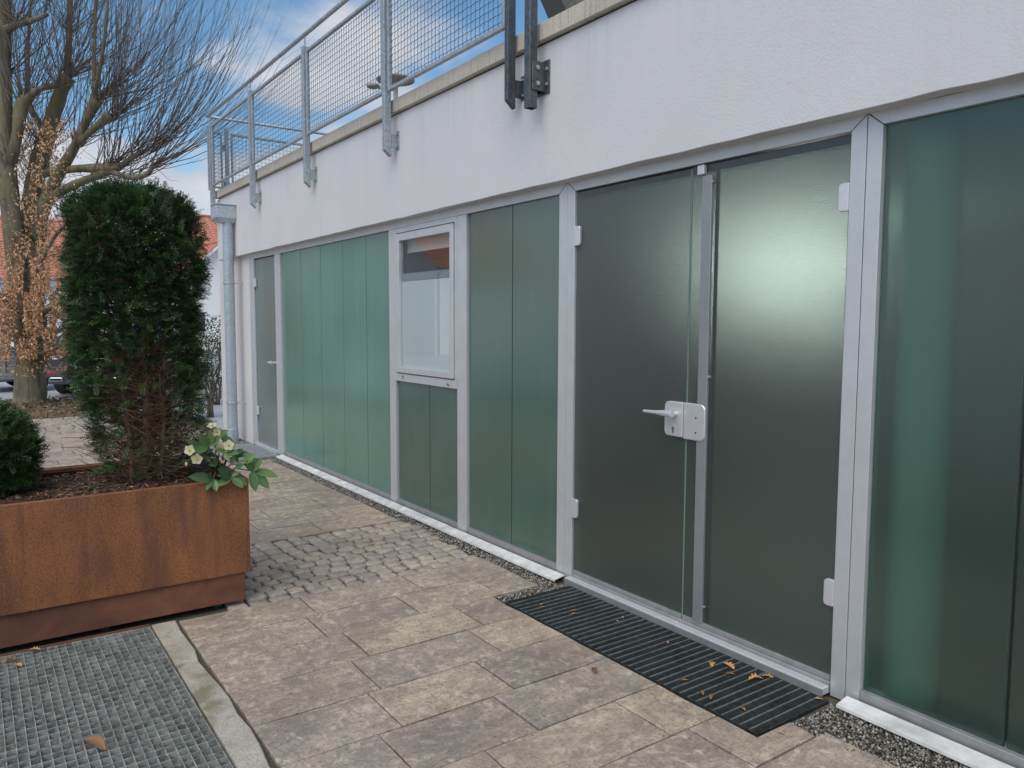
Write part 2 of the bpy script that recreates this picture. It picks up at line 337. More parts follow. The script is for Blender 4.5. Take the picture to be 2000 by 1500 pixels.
c = mixc(nt, ramp(nt, h_, [(0.52, 0.0), (0.7, 0.45)]), c, (0.085, 0.085, 0.03))
setp(nt, b, col=c, rough=0.95, nrm=bump(nt, g, 1.0, 0.02)); M['soil'] = mt
M['chips'] = tinted('bark_chips', (0.035, 0.022, 0.014), (0.40, 0.20, 0.10), 0.8)
M['pebble'] = tinted('pebbles', (0.035, 0.032, 0.030), (0.60, 0.55, 0.47), 0.7)
# plants
M['yew'] = tinted('yew_needles', (0.012, 0.030, 0.013), (0.115, 0.215, 0.048), 0.42, 0.12, 0.45)
M['yew_wood'] = tinted('yew_bark', (0.10, 0.055, 0.032), (0.36, 0.22, 0.13), 0.85)
M['bark'] = None
mt, nt, b = newmat('mossy_hornbeam_bark'); p = pos(nt)
g = noise(nt, mapv(nt, p, (7, 7, 1.6)), 1.0, 6, 0.62, 0.8); mo = noise(nt, p, 1.6, 5, 0.6); f_ = noise(nt, p, 30, 4, 0.7)
c = mixc(nt, ramp(nt, g, [(0.36, 0.0), (0.64, 1.0)]), (0.085, 0.066, 0.042), (0.215, 0.185, 0.125))
c = mixc(nt, ramp(nt, mo, [(0.45, 0.0), (0.62, 0.65)]), c, (0.145, 0.125, 0.042))
c = mixc(nt, ramp(nt, f_, [(0.62, 0.0), (0.7, 0.6)]), c, (0.30, 0.30, 0.26))
setp(nt, b, col=c, rough=0.9, nrm=bump(nt, g, 0.8, 0.03)); M['bark'] = mt
M['twig'] = tinted('twig_bark', (0.10, 0.075, 0.060), (0.27, 0.215, 0.165), 0.8)
M['dry_leaf'] = tinted('dry_hanging_leaves', (0.40, 0.18, 0.085), (0.88, 0.55, 0.30), 0.75, 0.25)
M['shrub'] = tinted('shrub_leaves', (0.014, 0.030, 0.009), (0.10, 0.13, 0.03), 0.5, 0.15)
M['hell_leaf'] = tinted('hellebore_leaf', (0.035, 0.095, 0.045), (0.19, 0.30, 0.085), 0.36, 0.12, 0.5)
M['hell_stem'] = simple('hellebore_stem', (0.10, 0.045, 0.03), 0.6, var=0.3, vs=40)
M['petal'] = tinted('cream_petals', (0.68, 0.60, 0.33), (0.82, 0.80, 0.58), 0.5, 0.3)
M['stamen'] = simple('yellow_stamens', (0.62, 0.52, 0.06), 0.6)
M['bud'] = simple('pink_cream_bud', (0.66, 0.46, 0.33), 0.5)
M['fallen'] = tinted('fallen_leaf', (0.13, 0.062, 0.035), (0.56, 0.30, 0.115), 0.7)
M['ground_litter'] = tinted('brown_ground_cover', (0.10, 0.065, 0.035), (0.33, 0.23, 0.13), 0.85)
# background
def roof_mat():
    mt, nt, b = newmat('red_roof_tiles'); uv = N(nt, 'ShaderNodeTexCoord').outputs['Object']; p = pos(nt)
    n = noise(nt, p, 1.2, 4, 0.6); n2 = noise(nt, p, 9, 2)
    c = mixc(nt, ramp(nt, n, [(0.3, 0.0), (0.7, 1.0)]), (0.50, 0.175, 0.11), (0.64, 0.27, 0.18))
    c = mixc(nt, ramp(nt, n2, [(0.45, 0.0), (0.7, 0.4)]), c, (0.24, 0.075, 0.05))
    setp(nt, b, col=c, rough=0.8); return mt
M['roof'] = roof_mat()
M['house'] = simple('house_render', (0.86, 0.84, 0.79), 0.9, var=0.04, vs=0.6)
M['house_trim'] = simple('house_trim', (0.80, 0.79, 0.76), 0.7)
M['win_dark'] = simple('house_window', (0.05, 0.06, 0.07), 0.1, spec=0.8)
M['gutter'] = simple('grey_gutter', (0.22, 0.22, 0.23), 0.5, 0.4)
def paint(name, col, rough=0.22):
    mt, nt, b = newmat(name); setp(nt, b, col=col, rough=rough, metal=0.35, coat=1.0, croug=0.05); return mt
M['car_black'] = paint('black_car_paint', (0.018, 0.020, 0.024)); M['car_silver'] = paint('silver_car_paint', (0.36, 0.38, 0.37))
M['car_glass'] = simple('car_glass', (0.03, 0.035, 0.04), 0.05, spec=0.9)
M['tyre'] = simple('tyre_rubber', (0.018, 0.018, 0.019), 0.85, bstr=0.3, bs=60)
M['rim'] = simple('alloy_rim', (0.45, 0.46, 0.47), 0.35, 0.8)
M['tail'] = simple('red_tail_light', (0.42, 0.012, 0.03), 0.18, spec=0.7)
M['chrome'] = simple('chrome', (0.75, 0.76, 0.77), 0.15, 1.0)
M['plastic'] = simple('grey_bumper_plastic', (0.085, 0.09, 0.095), 0.6)
M['plate_white'] = simple('number_plate_white', (0.78, 0.78, 0.74), 0.5); M['plate_blue'] = simple('number_plate_blue', (0.03, 0.12, 0.55), 0.5)
M['board'] = simple('weathered_board', (0.115, 0.115, 0.095), 0.85, var=0.45, vs=14, bstr=0.4, bs=40)
M['lamp_hood'] = simple('roof_lamp_hood', (0.42, 0.36, 0.30), 0.7, var=0.2, vs=12)

# ================================================================== THE SETTING
def sheet(name, xs, ys, z, holes, mt):         # one flat sheet with rectangular openings
    v = [(x, y, z) for y in ys for x in xs]; n = len(xs); f = []
    for j in range(len(ys)-1):
        for i in range(n-1):
            cx_, cy_ = (xs[i]+xs[i+1])/2, (ys[j]+ys[j+1])/2
            if any(a < cx_ < b_ and c_ < cy_ < d for a, b_, c_, d in holes): continue
            f.append((j*n+i, j*n+i+1, (j+1)*n+i+1, (j+1)*n+i))
    return MB().add(v, f).build(name, mt)
H1 = (-4.30, 0.6, -3.9, -2.266); H2 = (-3.525, -1.785, -0.545, -0.035)
xs = sorted([H1[0], H1[1], H2[0], H2[1]]); ys = sorted([H1[2], H1[3], H2[2], H2[3]])
ground = struct(sheet('ground', [-900]+xs+[900], [-900]+ys+[900], -0.05, [H1, H2], M['asphalt']), 'pale grey asphalt street and parking area')
bed = struct(sheet('paving_bed', [-14.6]+xs+[2.5], [-7.5]+ys+[0.04], -0.018, [H1, H2], M['grit']), 'dark gritty bedding showing in the paving joints')
def pit(h, d, name):
    a, b_, c_, e = h; mb = MB()
    mb.add([(a,c_,-.012),(b_,c_,-.012),(b_,e,-.012),(a,e,-.012),(a,c_,-d),(b_,c_,-d),(b_,e,-d),(a,e,-d)], [(4,5,6,7),(0,1,5,4),(1,2,6,5),(2,3,7,6),(3,0,4,7)])
    return struct(mb.build(name, M['pit']))
pit(H1, 0.55, 'light_shaft'); pit(H2, 0.16, 'drain_pit')

paving = struct(empty('paving'), 'travertine slabs laid in straight bands along the glass front')
def slab_mesh(poly, h, z0, jit, ch):
    # outline with slightly ragged edges, chamfered arris
    pts = []
    for i in range(len(poly)):
        a = np.array(poly[i]); b_ = np.array(poly[(i+1) % len(poly)]); L = np.linalg.norm(b_-a); k = max(1, min(5, int(L/0.14)))
        nrm = np.array([b_[1]-a[1], a[0]-b_[0]])/L
        for t in range(k):
            j = RNG.normal(0, jit) if t else RNG.normal(0, jit*0.6)
            pts.append(a+(b_-a)*t/k - nrm*abs(j))
    pts = np.array(pts); c0 = pts.mean(0); n = len(pts)
    inn = pts + (c0-pts)/np.linalg.norm(c0-pts, axis=1)[:, None]*ch
    tz = RNG.normal(0, 0.0012, 2); zz = lambda p: z0 + (p[:, 0]-c0[0])*tz[0] + (p[:, 1]-c0[1])*tz[1]
    v = np.concatenate([np.c_[inn, zz(inn)], np.c_[pts, zz(pts)-ch*0.8], np.c_[pts, np.full(n, z0-h)]])
    f = [tuple(range(n))] + [(i+n, (i+1) % n+n, (i+1) % n, i) for i in range(n)] + [(i+2*n, (i+1) % n+2*n, (i+1) % n+n, i+n) for i in range(n)]
    return v, f
def slab(x0, x1, y0, y1, g=0.0026, jit=0.0036):
    v, f = slab_mesh([(x0+g, y0+g), (x1-g, y0+g), (x1-g, y1-g), (x0+g, y1-g)], 0.045, RNG.normal(0, 0.0016), jit, 0.004)
    o = MB().add(v, f).build('paving_slab', M['slab'], paving); return o
rows = [(-4.28,-3.96,[-2.135,-1.48,-.82,-.2]), (-3.96,-3.635,[-2.135,-1.554,-1.015,-.484,-.2]), (-3.635,-3.305,[-2.135,-1.476,-.819,-.55]),
        (-3.305,-2.97,[-2.135,-1.574,-.925,-.55]), (-2.97,-2.64,[-2.135,-1.642,-1.096,-.55]), (-2.64,-2.31,[-2.135,-1.748,-1.21,-.55]),
        (-2.31,-1.98,[-2.135,-1.472,-.815,-.55]), (-1.98,-1.655,[-2.135,-1.36,-.725])]
for x0, x1, cuts in rows:
    for a, b_ in zip(cuts, cuts[1:]): slab(x0, x1, a, b_)
v, f = slab_mesh([(-1.9765,-.7215),(-1.6585,-.7215),(-1.6585,-.36),(-1.775,-.352),(-1.776,-.555),(-1.9765,-.556)], 0.045, 0.0, 0.002, 0.004)
f = [tuple(range(len(v)//3))] + f[1:]
MB().add(v, f).build('paving_slab', M['slab'], paving)
x = -1.655; k = 0
while x < 0.9:
    cuts = [-2.135] + sorted([-1.45+RNG.uniform(-.25, .25), -.85+RNG.uniform(-.12, .12)]) + [[-.30, -.26, -.24][k % 3]]
    for a, b_ in zip(cuts, cuts[1:]): slab(x, min(x+0.33, 0.95), a, b_)
    x += 0.33; k += 1
x = -5.50
while x < 0.8:
    y = -3.93
    while y > -5.8:
        L = RNG.uniform(.7, 1.0); slab(x, x+.33, y-L, y); y -= L
    x += .33
x = -5.50
while x > -12.4:
    y = -0.2 if x < -5.4 else -.2; first = True
    if x-0.33 < -8.86: y = -0.63 if x-0.33 > -10.2 else -0.25
    while y > -5.0:
        L = RNG.uniform(0.5, 0.95)*(RNG.uniform(.35, .9) if first else 1); first = False
        slab(x-0.33, x, y-L, y, 0.0024, 0.003); y -= L
    x -= 0.33

cobbles = struct(empty('cobble_band'), 'band of small cobbles crossing the slab paving')
def cobble_mesh(i):
    a, b_ = 0.0495, 0.064; n = 16
    th = np.linspace(0, 2*math.pi, n, endpoint=False) + 0.3
    o = []
    for t in th:
        c_, s_ = math.cos(t), math.sin(t); r = (abs(c_/a)**14 + abs(s_/b_)**14)**(-1/14)
        r *= 1+RNG.uniform(-.055, .02); o.append((r*c_, r*s_))
    o = np.array(o); rg = []
    for s_, z in ((1.0, -0.04), (1.0, -0.008), (0.945, -0.0015), (0.78, 0.0025)):
        rg.append(np.c_[o*s_, np.full(n, z)+RNG.normal(0, 0.0008, n)])
    v = np.concatenate(rg); f = [(k*n+j, k*n+(j+1) % n, (k+1)*n+(j+1) % n, (k+1)*n+j) for k in range(3) for j in range(n)] + [tuple(range(3*n, 4*n))]
    me = MB().add(v, f).mesh('cobble'); me.materials.append(M['cobble']); me.polygons.foreach_set('use_smooth', [True]*len(me.polygons)); return me
CM = [cobble_mesh(i) for i in range(8)]
def cobble(x, y, sx, sy):
    o = bpy.data.objects.new('cobble', CM[RNG.integers(8)]); COL.objects.link(o); o.parent = cobbles
    o.location = (x, y, RNG.normal(-0.003, 0.003)); o.rotation_euler = (RNG.normal(0, .03), RNG.normal(0, .03), RNG.normal(0, .06)+(math.pi if RNG.random() < .5 else 0))
    o.scale = (sx, sy, 1)
for i in range(12):
    xx = -5.44 + i*0.1015; y = -0.135 - RNG.uniform(0, .07)
    if i > 6: y -= 0.05
    while y > -1.86:
        L = RNG.uniform(0.10, 0.14); cobble(xx+RNG.normal(0, .004), y-L/2, 0.97*RNG.uniform(.95, 1.02), (L-.010)/0.128); y -= L
for i in range(17):
    xx = -14.45 + i*0.118; y = -1.0 - RNG.uniform(0, .1)
    while y > -2.75:
        L = RNG.uniform(0.15, 0.20); cobble(xx, y-L/2, 1.13, (L-.01)/0.128); y -= L

# concrete border beside the light shaft, wavy outer edge
pts = []
for i in range(34):
    t = i/33; xx = -4.30+t*4.9; pts.append((xx, -2.148+0.012*math.sin(xx*9)*math.sin(xx*3.1)+RNG.normal(0, .0022)))
mb = MB(); strip = []
for i in range(33): 
    a, b_ = pts[i], pts[i+1]; z = lambda q: 0.002+0.002*math.sin(q*6.0)
    mb.add([(a[0],-2.262,z(a[0])),(b_[0],-2.262,z(b_[0])),(b_[0],b_[1]-.006,z(b_[0])),(a[0],a[1]-.006,z(a[0])),(b_[0],b_[1],z(b_[0])-.006),(a[0],a[1],z(a[0])-.006),(b_[0],b_[1],-.09),(a[0],a[1],-.09),(a[0],-2.262,-.09),(b_[0],-2.262,-.09)],
           [(0,1,2,3),(3,2,4,5),(5,4,6,7),(8,9,1,0)])
border = struct(mb.build('concrete_border', M['border']), 'mossy concrete kerb strip beside the light shaft grating')

# gravel strips (nobody could count the pebbles)
def gravel(name, rects, dens, label):
    V, F, T = [], [], []; base = 0
    octv = np.array([(1,0,0),(-1,0,0),(0,1,0),(0,-1,0),(0,0,1),(0,0,-1)], float); octf = np.array([(0,2,4),(2,1,4),(1,3,4),(3,0,4),(2,0,5),(1,2,5),(3,1,5),(0,3,5)])
    for x0, x1, y0, y1, zb in rects:
        n = int((x1-x0)*(y1-y0)*dens)
        c = np.c_[RNG.uniform(x0, x1, n), RNG.uniform(y0, y1, n), RNG.uniform(zb-.012, zb+.002, n)]
        s = RNG.uniform(0.0035, 0.0085, (n, 1))*RNG.uniform(.7, 1.25, (n, 3)); an = RNG.uniform(0, 6.3, n)
        o = octv[None]*s[:, None]; ca, sa = np.cos(an)[:, None], np.sin(an)[:, None]
        o = np.stack([o[..., 0]*ca-o[..., 1]*sa, o[..., 0]*sa+o[..., 1]*ca, o[..., 2]+o[..., 0]*.3], -1)
        V.append((c[:, None]+o).reshape(-1, 3)); F.append((octf[None]+6*np.arange(n)[:, None, None]).reshape(-1, 3)+base); base += 6*n
        T.append(np.repeat(np.clip(RNG.beta(1.1, 2.6, n), 0, 1), 6))
    o = link(name, fastmesh(name, np.concatenate(V), np.concatenate(F), np.concatenate(T)), M['pebble'])
    return struct(o, label, 'stuff')
gravel('gravel_strip', [(-8.85,-5.45,-.205,-.085,-.003),(-5.45,-3.53,-.20,-.09,-.006),(-3.63,-3.54,-.52,-.2,-.006),(-1.77,1.0,-.36,-.07,-.004),(-10.75,-10.1,-.28,-.01,-.004)], 13000, 'mixed grey gravel along the foot of the glass front')

# ================================================================== THE BUILDING
B = empty('glass_fronted_building', (-5, 0.3, 0))
ylo, yup = 0.0, -0.08
def bb(name, mt, *b_, bevel=0.0015, parent=B):
    return MB().box(*b_).build(name, mt, parent, bevel=bevel)
# upper plaster wall, a slab with a slightly uneven lower edge
mb = MB(); nx = 90; X = np.linspace(-11.22, 2.6, nx); we = RNG.normal(0, .0018, nx)
for i in range(nx-1):
    a, b_ = X[i], X[i+1]; za, zb = 2.437+we[i], 2.437+we[i+1]
    mb.add([(a,yup,za),(b_,yup,zb),(b_,yup,3.258),(a,yup,3.258),(a,.25,za+.004),(b_,.25,zb+.004),(a,yup+.004,za-.003),(b_,yup+.004,zb-.003)], [(0,1,2,3),(6,7,1,0),(4,5,7,6)])
mb.box(-11.22,-11.2,yup+.003,.25,2.44,3.258)
mb.build('upper_wall', M['plaster'], B)
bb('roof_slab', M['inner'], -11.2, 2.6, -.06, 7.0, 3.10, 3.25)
bb('lower_wall', M['rough_plaster'], -11.5, -10.065, 0.0, 0.3, -.03, 2.436)
bb('end_wall', M['plaster'], -11.5, -11.2, 0.3, 7.0, -.03, 3.1)
bb('side_wall', M['plaster'], 1.2, 2.6, 0.0, 0.3, -.03, 2.436)
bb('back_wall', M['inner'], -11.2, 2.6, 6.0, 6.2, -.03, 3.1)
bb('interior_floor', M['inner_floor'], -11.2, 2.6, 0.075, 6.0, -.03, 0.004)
bb('ceiling', M['column_paint'], -11.2, 2.6, 0.3, 6.0, 2.62, 2.66)
bb('blur_block', M['column_paint'], -6.2, -5.1, 1.6, 2.1, .004, 1.45)  # made-up block, added for a pale blur in the door glass
bb('blur_block', M['dark_steel'], -4.9, -4.5, 1.2, 2.6, .004, 1.15)  # made-up block, added for a dark blur in the door glass
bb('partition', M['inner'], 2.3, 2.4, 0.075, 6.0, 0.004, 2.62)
MB().lathe([(0.105, 0.004), (0.105, 2.62)], (-1.595, 0.22, 0), 28).build('interior_column', M['column_paint'], B, smooth=False)
# parapet cap stones
x = -11.16; k = 0
for x1 in (-9.6, -7.72, -5.9, -4.55, -2.9, -1.2, 0.6, 2.6):
    bb('cap_stone', M['cap'], x+.003, x1-.003, -.118, .32, 3.268+RNG.normal(0, .001), 3.372+RNG.normal(0, .0015), bevel=.004); x = x1
bb('shadow_joint', M['dark_gap'], -11.05, 2.6, -.070, .30, 3.255, 3.270, bevel=0)
# aluminium frame
F0, F1 = 0.0, 0.075
bb('frame_jamb', M['alu'], -10.06, -9.885, F0, F1, 0.0, 2.4375)
bb('frame_post', M['alu'], -9.07, -8.885, F0-.002, F1, 0.0, 2.374)
bb('frame_post', M['alu'], -6.062, -5.945, F0, F1, 0.0, 2.374)
bb('frame_post', M['alu'], -4.932, -4.803, F0, F1, 0.0, 2.374)
def mitre(name, p):                            # profile piece with mitred end
    return MB().prism(p, F0, F1, 'y').build(name, M['alu'], B, bevel=.0015)
mitre('frame_post', [(-3.727, 0.0), (-3.653, 0.0), (-3.653, 2.434), (-3.727, 2.3735)])
mitre('frame_post', [(-3.650, -0.01), (-3.578, -0.01), (-3.578, 2.374), (-3.650, 2.434)])
mitre('frame_post', [(-1.825, -0.01), (-1.759, -0.01), (-1.759, 2.434), (-1.825, 2.379)])
mitre('frame_post', [(-1.755, -0.01), (-1.692, -0.01), (-1.692, 2.381), (-1.755, 2.434)])
mitre('frame_head', [(-9.885, 2.376), (-6.9, 2.376), (-6.9, 2.437), (-9.885, 2.437)])
mitre('frame_head', [(-6.898, 2.376), (-3.729, 2.376), (-3.6555, 2.437), (-6.898, 2.437)])
mitre('frame_head', [(-3.576, 2.376), (-1.8275, 2.381), (-1.7605, 2.437), (-3.648, 2.437)])
mitre('frame_head', [(-1.690, 2.383), (0.4, 2.383), (0.4, 2.437), (-1.752, 2.437)])
bb('frame_post', M['alu'], 0.402, 0.53, F0, F1, 0.0, 2.437)
bb('frame_head', M['alu'], 0.532, 1.2, F0, F1, 2.376, 2.437)
for a, b_ in ((-8.884, -6.063), (-5.944, -4.933), (-4.802, -3.728), (-1.69, 0.401)):
    bb('frame_sill', M['alu_dull'], a+.001, b_-.001, F0-.004, F1, 0.012, 0.066, bevel=.002)
bb('frame_sill', M['alu'], -9.884, -9.071, -.03, F1, 0.0, 0.045, bevel=.003)
# white flashing at the foot of the glass, bent sheet in several lengths
def flash(a, b_, dz):
    p = [(-.098, .004), (-.096, .016), (-.018, .030), (-.018, .026), (-.094, .012), (-.095, .001)]
    mb = MB(); mb.prism([(y_, z_+dz) for y_, z_ in p], a, b_, 'x'); return mb.build('flashing', M['white_metal'], B)
for a, b_, dz in ((-8.87, -6.9, 0), (-6.897, -5.02, .001), (-5.016, -3.62, -.001), (-1.735, -.4, 0), (-.398, 1.2, .001)): flash(a, b_, dz)
bb('grime_strip', M['grit'], -8.88, -3.64, -.020, .004, -.02, .014, bevel=0); bb('grime_strip', M['grit'], -1.73, 1.2, -.020, .004, -.02, .014, bevel=0)
# opaque green panels
def pane(name, mt, x0, x1, z0, z1, y0=.022, t=.010):
    return bb(name, mt, x0, x1, y0, y0+t, z0, z1, bevel=.0012)
e = [-8.883, -8.262, -7.688, -7.112, -6.575, -6.065]
for a, b_ in zip(e, e[1:]): pane('glass_panel', M['panel_pale'], a+.005, b_-.005, .067, 2.375, .022+RNG.uniform(0, .0015))
for a, b_ in ((-5.943, -5.394), (-5.394, -4.935)): pane('glass_panel', M['panel_deep'], a+.004, b_-.004, .067, 1.092, .022+RNG.uniform(0, .0015))
for a, b_ in ((-4.801, -4.252), (-4.252, -3.729)): pane('glass_panel', M['panel_mid'], a+.005, b_-.005, .067, 2.375, .022+RNG.uniform(0, .0015))
bb('backing_board', M['glass_edge_dark'], -8.884, -6.064, .034, .06, .067, 2.375, bevel=0)
bb('backing_board', M['glass_edge_dark'], -5.944, -4.934, .034, .06, .067, 1.09, bevel=0)
bb('backing_board', M['glass_edge_dark'], -4.802, -3.728, .034, .06, .067, 2.375, bevel=0)
# see-through frosted panes right of the door
for a, b_ in ((-1.689, -1.155), (-1.143, -.50), (-.488, .400)):
    p_ = pane('glass_panel', M['frost_green'], a+.002, b_-.002, .067, 2.382, .022, .010); p_['label'] = 'dark green frosted pane'
    bb('glass_edge', M['glass_edge_dark'], b_-.0015, b_+.0035, .024, .031, .067, 2.382, bevel=0, parent=p_)
# end door
d0 = pane('end_door', M['panel_end'], -9.868, -9.078, .05, 2.362, .018, .010); d0['label'] = 'narrow etched glass end door'
for z in (2.02, .40): bb('hinge', M['alu_bright'], -9.884, -9.80, -.012, .015, z, z+.11, bevel=.006, parent=d0)
bb('seal', M['dark_gap'], -9.885, -9.868, .02, .05, .045, 2.375, bevel=0, parent=d0)
def lever(x, z, L, parent, mt, plate=None):
    mb = MB(); y = -.055
    mb.tube([(x, .012, z), (x, -.03, z), (x, y, z)], [.013, .012, .012], 10)
    xs_ = np.linspace(0, 1, 7); P_ = [(x+.018-L*t-.018*t, y-.004*math.sin(t*3), z+.004-.004*t) for t in xs_]; r_ = [.019, .019, .0155, .0115, .010, .009, .0085]
    mb.tube(P_, r_, 8)
    return mb.build('door_handle', mt, parent, smooth=False, bevel=.001)
lever(-9.10, 1.10, .11, d0, M['white_metal'])
# window with opening sash
win = MB()
for b_ in ((-5.944,-5.915,-.003,.06,1.16,2.374),(-4.962,-4.934,-.003,.06,1.16,2.374),(-5.914,-4.963,-.003,.06,2.335,2.374),(-5.944,-4.934,-.006,.06,1.094,1.158)): win.box(*b_)
win = win.build('window', M['alu'], B, bevel=.0015); win['label'] = 'opening window with white film in its lower part'
sash = MB()
for b_ in ((-5.908,-5.848,-.016,.03,1.166,2.326),(-5.018,-4.969,-.016,.03,1.166,2.326),(-5.847,-5.019,-.016,.03,2.266,2.326),(-5.847,-5.019,-.016,.03,1.166,1.216)): sash.box(*b_)
sash.build('sash', M['alu'], win, bevel=.003)
sm = MB()
for b_ in ((-5.914,-5.848,.030,.05,1.158,2.335),(-5.018,-4.963,.030,.05,1.158,2.335),(-5.848,-5.018,.030,.05,2.27,2.335),(-5.848,-5.018,.030,.05,1.158,1.212)): sm.box(*b_)
sm.build('seal', M['dark_gap'], win)
bb('pane', M['glass'], -5.847, -5.019, .006, .012, 1.217, 2.265, bevel=0, parent=win)
bb('privacy_film', M['film'], -5.847, -5.019, .016, .020, 1.217, 1.93, bevel=0, parent=win)
bb('blind_rail', M['blind_grey'], -5.847, -5.019, .017, .028, 1.932, 1.995, bevel=.003, parent=win)
bb('blind', M['blind'], -5.847, -5.019, .07, .075, 2.17, 2.30, bevel=0, parent=win)
for xx, zz in ((-5.80, 1.135), (-5.055, 1.120)):
    MB().tube([(xx, 0, zz), (xx, -.014, zz)], .008, 8).tube([(xx-.012, -.012, zz+.004), (xx+.02, -.013, zz-.006)], .004, 6).build('latch', M['brass'], win)
# double door
dl = pane('door_leaf', M['frost_door'], -3.572, -2.688, .062, 2.366, .012, .010); dl['label'] = 'frosted glass door leaf with lever handle'
dr = pane('door_leaf', M['frost_door'], -2.678, -1.832, .062, 2.370, .012, .010); dr['label'] = 'frosted glass door leaf with upright metal bar'
bb('glass_edge', M['glass_edge'], -2.6872, -2.6842, .012, .0215, .062, 2.366, bevel=0, parent=dl)
bb('glass_edge', M['glass_edge'], -2.6815, -2.6788, .012, .0215, .062, 2.366, bevel=0, parent=dr)
def rounded(x0, x1, z0, z1, r, y0, y1, left=True, right=True):
    p = []
    def arc(cx_, cz, a0):
        for i in range(6): t = a0+i*math.pi/10; p.append((cx_+r*math.cos(t), cz+r*math.sin(t)))
    (arc(x1-r, z0+r, -math.pi/2) if right else p.append((x1, z0))); (arc(x1-r, z1-r, 0) if right else p.append((x1, z1)))
    (arc(x0+r, z1-r, math.pi/2) if left else p.append((x0, z1))); (arc(x0+r, z0+r, math.pi) if left else p.append((x0, z0)))
    return MB().prism(p, y0, y1, 'y')
for z in (2.052, .405): rounded(-3.578, -3.525, z, z+.115, .016, -.006, .011, left=False).build('hinge', M['alu_bright'], dl, bevel=.002)
for z in (2.06, .385): rounded(-1.870, -1.825, z, z+.115, .016, -.006, .011, right=False).build('hinge', M['alu_bright'], dr, bevel=.002)
lp = rounded(-2.815, -2.690, 1.010, 1.190, .028, -.012, .011, right=False).build('lock_plate', M['alu_bright'], dl, bevel=.003)
rounded(-2.684, -2.545, 1.005, 1.190, .030, -.012, .011, left=False).build('lock_plate', M['alu_bright'], dr, bevel=.003)
lever(-2.738, 1.128, .185, dl, M['alu_bright'])
for o_, xx, zz, mt_ in ((dl, -2.752, 1.052, 'brass'), (dr, -2.60, 1.12, 'dark_gap'), (dr, -2.60, 1.045, 'dark_gap')):
    mb = MB().tube([(xx, -.0115, zz), (xx, -.0145, zz)], .0075 if mt_ == 'brass' else .0045, 10)
    if mt_ == 'brass': mb.box(xx-.004, xx+.004, -.0142, -.0115, zz-.026, zz-.004)
    mb.build('key_cylinder' if mt_ == 'brass' else 'screw', M[mt_], o_)
bb('bar_and_bar_shadow', M['bar'], -2.600, -2.540, -.006, .0112, .075, 2.315, bevel=.002, parent=dr)
bb('top_catch', M['alu_bright'], -2.628, -2.585, -.014, .0112, 2.322, 2.369, bevel=.003, parent=dr)
bb('bar_and_bar_shadow', M['dark_gap'], -2.536, -2.512, .0245, .03, .075, 2.36, bevel=.002, parent=dr)  # black strip painting the bar's shadow and reflection beside it
for z in (2.28, 1.33, .16): MB().tube([(-2.535, .0112, z), (-2.535, -.009, z)], .007, 8).build('bolt', M['galv'], dr)
bb('light_leak_block', M['dark_gap'], -3.576, -1.827, .026, .074, 2.335, 2.3755, bevel=0)  # added behind the head to block glow leaking over the glass
bb('threshold', M['alu_bright'], -3.576, -2.688, -.052, -.006, .0, .036, bevel=.003); bb('threshold', M['alu_bright'], -2.684, -1.827, -.052, -.006, .0, .035, bevel=.003)
bb('door_track', M['alu_dull'], -3.576, -1.827, -.0055, .05, .0, .050, bevel=.003)
bb('bottom_rail', M['alu_dull'], -3.572, -2.688, .004, .03, .0505, .0735, bevel=.002, parent=dl); bb('bottom_rail', M['alu_dull'], -2.678, -1.832, .004, .03, .0505, .0735, bevel=.002, parent=dr)
bb('threshold_face', M['alu_dull'], -3.577, -1.826, -.058, -.0525, -.03, .030, bevel=.001)
bb('wall_box', M['cap'], -11.56, -11.5, .02, .16, 2.02, 2.26, bevel=.006)
def all_under(root):
    for o in list(bpy.data.objects):
        if o.parent == root: o.matrix_parent_inverse = Matrix.Translation(-Vector(root.location))
all_under(B)
tag(B, 'low white plastered building with a green glass front', 'building')
step = tag(MB().box(-10.06, -8.92, -.60, -.032, -.03, .012).build('door_step', M['step'], bevel=.004), 'blue grey stone step at the narrow end door', 'step')

lamp = empty('glow_globe', (-4.75, 4.0, 2.62))  # globe added for the bright blur, in place of a sunlit window
MB().tube([(-4.75,4.0,2.62),(-4.75,4.0,2.38)], .012, 8).build('cord', M['dark_steel'], lamp)
MB().lathe([(.05,.24),(.24,.19),(.34,.06),(.34,-.06),(.24,-.19),(.05,-.24)], (-4.75, 4.0, 2.13), 20).build('globe', M['lamp'], lamp, smooth=True)
all_under(lamp); tag(lamp, 'added glowing globe for the bright blur behind the frosted double door', 'lamp')

# ================================================================== RAILING ON THE PARAPET
rl = empty('roof_railing', (-7.4, -.2, 3.3)); YR = -.165
PX = [-11.08, -9.29, -7.52, -5.74]
def post(xx, mt, z1=4.272, w=.05):
    p = MB().prism([(YR-.03, 2.97), (YR+.028, 2.92), (YR+.028, z1), (YR-.03, z1)], xx-w/2, xx+w/2, 'x').build('post', mt, rl, bevel=.002)
    br = MB().box(xx+w/2-.012, xx+w/2+.002, YR+.029, yup-.008, 2.99, 3.095).box(xx+w/2-.012, xx+w/2+.028, yup-.0075, yup-.0012, 2.98, 3.125)
    br.build('bracket', mt, p)
    for z in (3.005, 3.10): MB().tube([(xx+w/2+.015, yup-.007, z), (xx+w/2+.015, yup-.018, z)], .008, 6).build('bolt', M['galv'], p)
    return p
for xx in PX:
    post(xx, M['galv'])
    MB().tube([(xx, YR, 4.26), (xx, YR, 4.38)], .007, 6).build('handrail_pin', M['galv'], rl)
dpost = post(-4.02, M['dark_steel'], 4.6, .04)  # darker steel colour stands for the post's shaded side
MB().tube([(-11.25, YR, 4.39), (-4.05, YR, 4.39)], .021, 10).build('handrail', M['galv'], rl, smooth=True)
